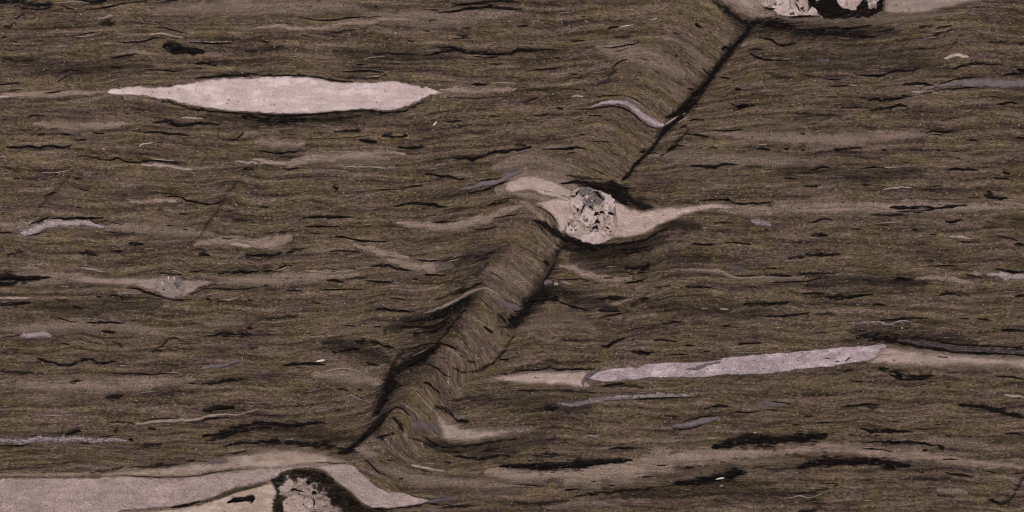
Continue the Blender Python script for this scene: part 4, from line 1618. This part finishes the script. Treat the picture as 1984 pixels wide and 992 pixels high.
clast('quartz_clast', 0, 500, 3.968, 'e',
      [(1190, 160), (1240, 138), (1300, 128), (1380, 138), (1420, 170), (1425, 230), (1410, 292), (1360, 312), (1290, 310), (1230, 282), (1185, 240)],
      [('g', [(1350, 150), (1392, 165), (1388, 215), (1360, 240), (1340, 190)])],
      [], [(1257, 242, 10)], 'small rounded grey clast with white scratches and one black dot', 9, 0.0, 8, 'eec')
for pts in ([(1290, 134), (1296, 150), (1302, 168)], [(1333, 143), (1340, 155), (1347, 168)], [(1246, 176), (1252, 195), (1262, 218)]):
    b = Buf(); ribbon(b, [(x / 3.968, 500 + y / 3.968) for x, y in pts], 2.6, .8, .00098, 1.2)
    obj('bright_grain', b, 'w', slab)
# the big white lens
T0 = [(790, 710), (860, 685), (950, 668), (1050, 662), (1120, 665), (1190, 672), (1270, 660), (1380, 650), (1450, 640), (1520, 625), (1600, 610), (1700, 600), (1850, 596)]
T1 = [(0, 592), (100, 588), (240, 585), (350, 588), (450, 600), (530, 612), (580, 622), (700, 630), (820, 632), (900, 628), (1050, 622), (1110, 630), (1180, 645), (1280, 665), (1370, 690), (1450, 707),
      (1390, 718), (1330, 735), (1280, 755), (1220, 790), (1130, 825), (1040, 850), (1000, 860), (960, 850), (900, 842), (820, 840), (700, 850), (560, 860), (430, 872), (300, 878), (150, 876), (0, 870)]
T2 = [(1850, 858), (1720, 850), (1620, 838), (1540, 825), (1470, 812), (1400, 795), (1300, 772), (1200, 755), (1100, 742), (1000, 735), (900, 728)]
lens = [(x / 3.968, y / 3.968) for x, y in T0] + [(500 + x / 3.968, y / 3.968) for x, y in T1] + [(x / 3.968, y / 3.968) for x, y in T2]
b = Buf(); blob(b, lens, LEVEL['Q'], 6, 1.0, 40, .9, .1)
o = obj('quartz_lens', b, 'Q', slab); o['label'] = 'long white quartz lens with pointed ends at upper left'
b = Buf()
for _ in range(55):
    t = rng.uniform(-1, 1); px = 535 + t * 290; py = 184 + rng.uniform(-1, 1) * 27 * (1 - t * t) ; r = rng.uniform(.6, 1.5)
    dot(b, px, py, r, rng.uniform(.15, .75), LEVEL['d'] + 5e-5)
o = obj('mica_speck', b, 'd', slab); o['kind'] = 'stuff'


# ------------------------------------------------------------------ countless small flecks that follow the layering
def flecks(name, n, code, length, width, amount, z, keep=None):
    buf = Buf()
    x = rng.uniform(-230, 2210, n); y = rng.uniform(-190, 1180, n)
    ln = np.exp(rng.uniform(math.log(length[0]), math.log(length[1]), n)); wd = rng.uniform(*width, n)
    if keep is not None:
        m = keep(x, y) > rng.uniform(0, 1, n); x, y, ln, wd = x[m], y[m], ln[m], wd[m]
    pts = [np.stack([x, y], 1)]
    a = pts[0].copy(); b = pts[0].copy()
    steps = 3
    L = [a.copy()]; R = []
    for s in range(steps):
        a[:, 1] -= slope(a[:, 0], a[:, 1]) * ln / steps / 2; a[:, 0] -= ln / steps / 2; L.insert(0, a.copy())
        b[:, 1] += slope(b[:, 0], b[:, 1]) * ln / steps / 2; b[:, 0] += ln / steps / 2; R.append(b.copy())
    path = np.stack(L + R, 1)
    for i in range(len(x)):
        ribbon(buf, path[i], wd[i], rng.uniform(*amount), z + (i % 50) * 1e-6, 1.35, False, .3, max(3., ln[i] / 6))
    o = obj(name, buf, code, slab); o['kind'] = 'stuff'
    return o
def patchy(x, y):
    v = layer(x, y)
    return np.clip(.5 + .5 * np.sin(x / 130 + v / 37 + 1) * np.sin(v / 23 - x / 210) + .25 * np.sin(v / 9 + x / 90), .12, 1) ** 1.8
flecks('mica_fleck', 5000, 'd', (5, 24), (.8, 1.8), (.3, .85), LEVEL['f'], patchy)
flecks('quartz_fleck', 2200, 'p', (6, 40), (1.0, 2.6), (.25, .75), LEVEL['f'] + 6e-5)
flecks('sparkling_grain', 1500, 'w', (1.0, 2.4), (1.0, 1.7), (.25, .8), LEVEL['f'] + 12e-5)
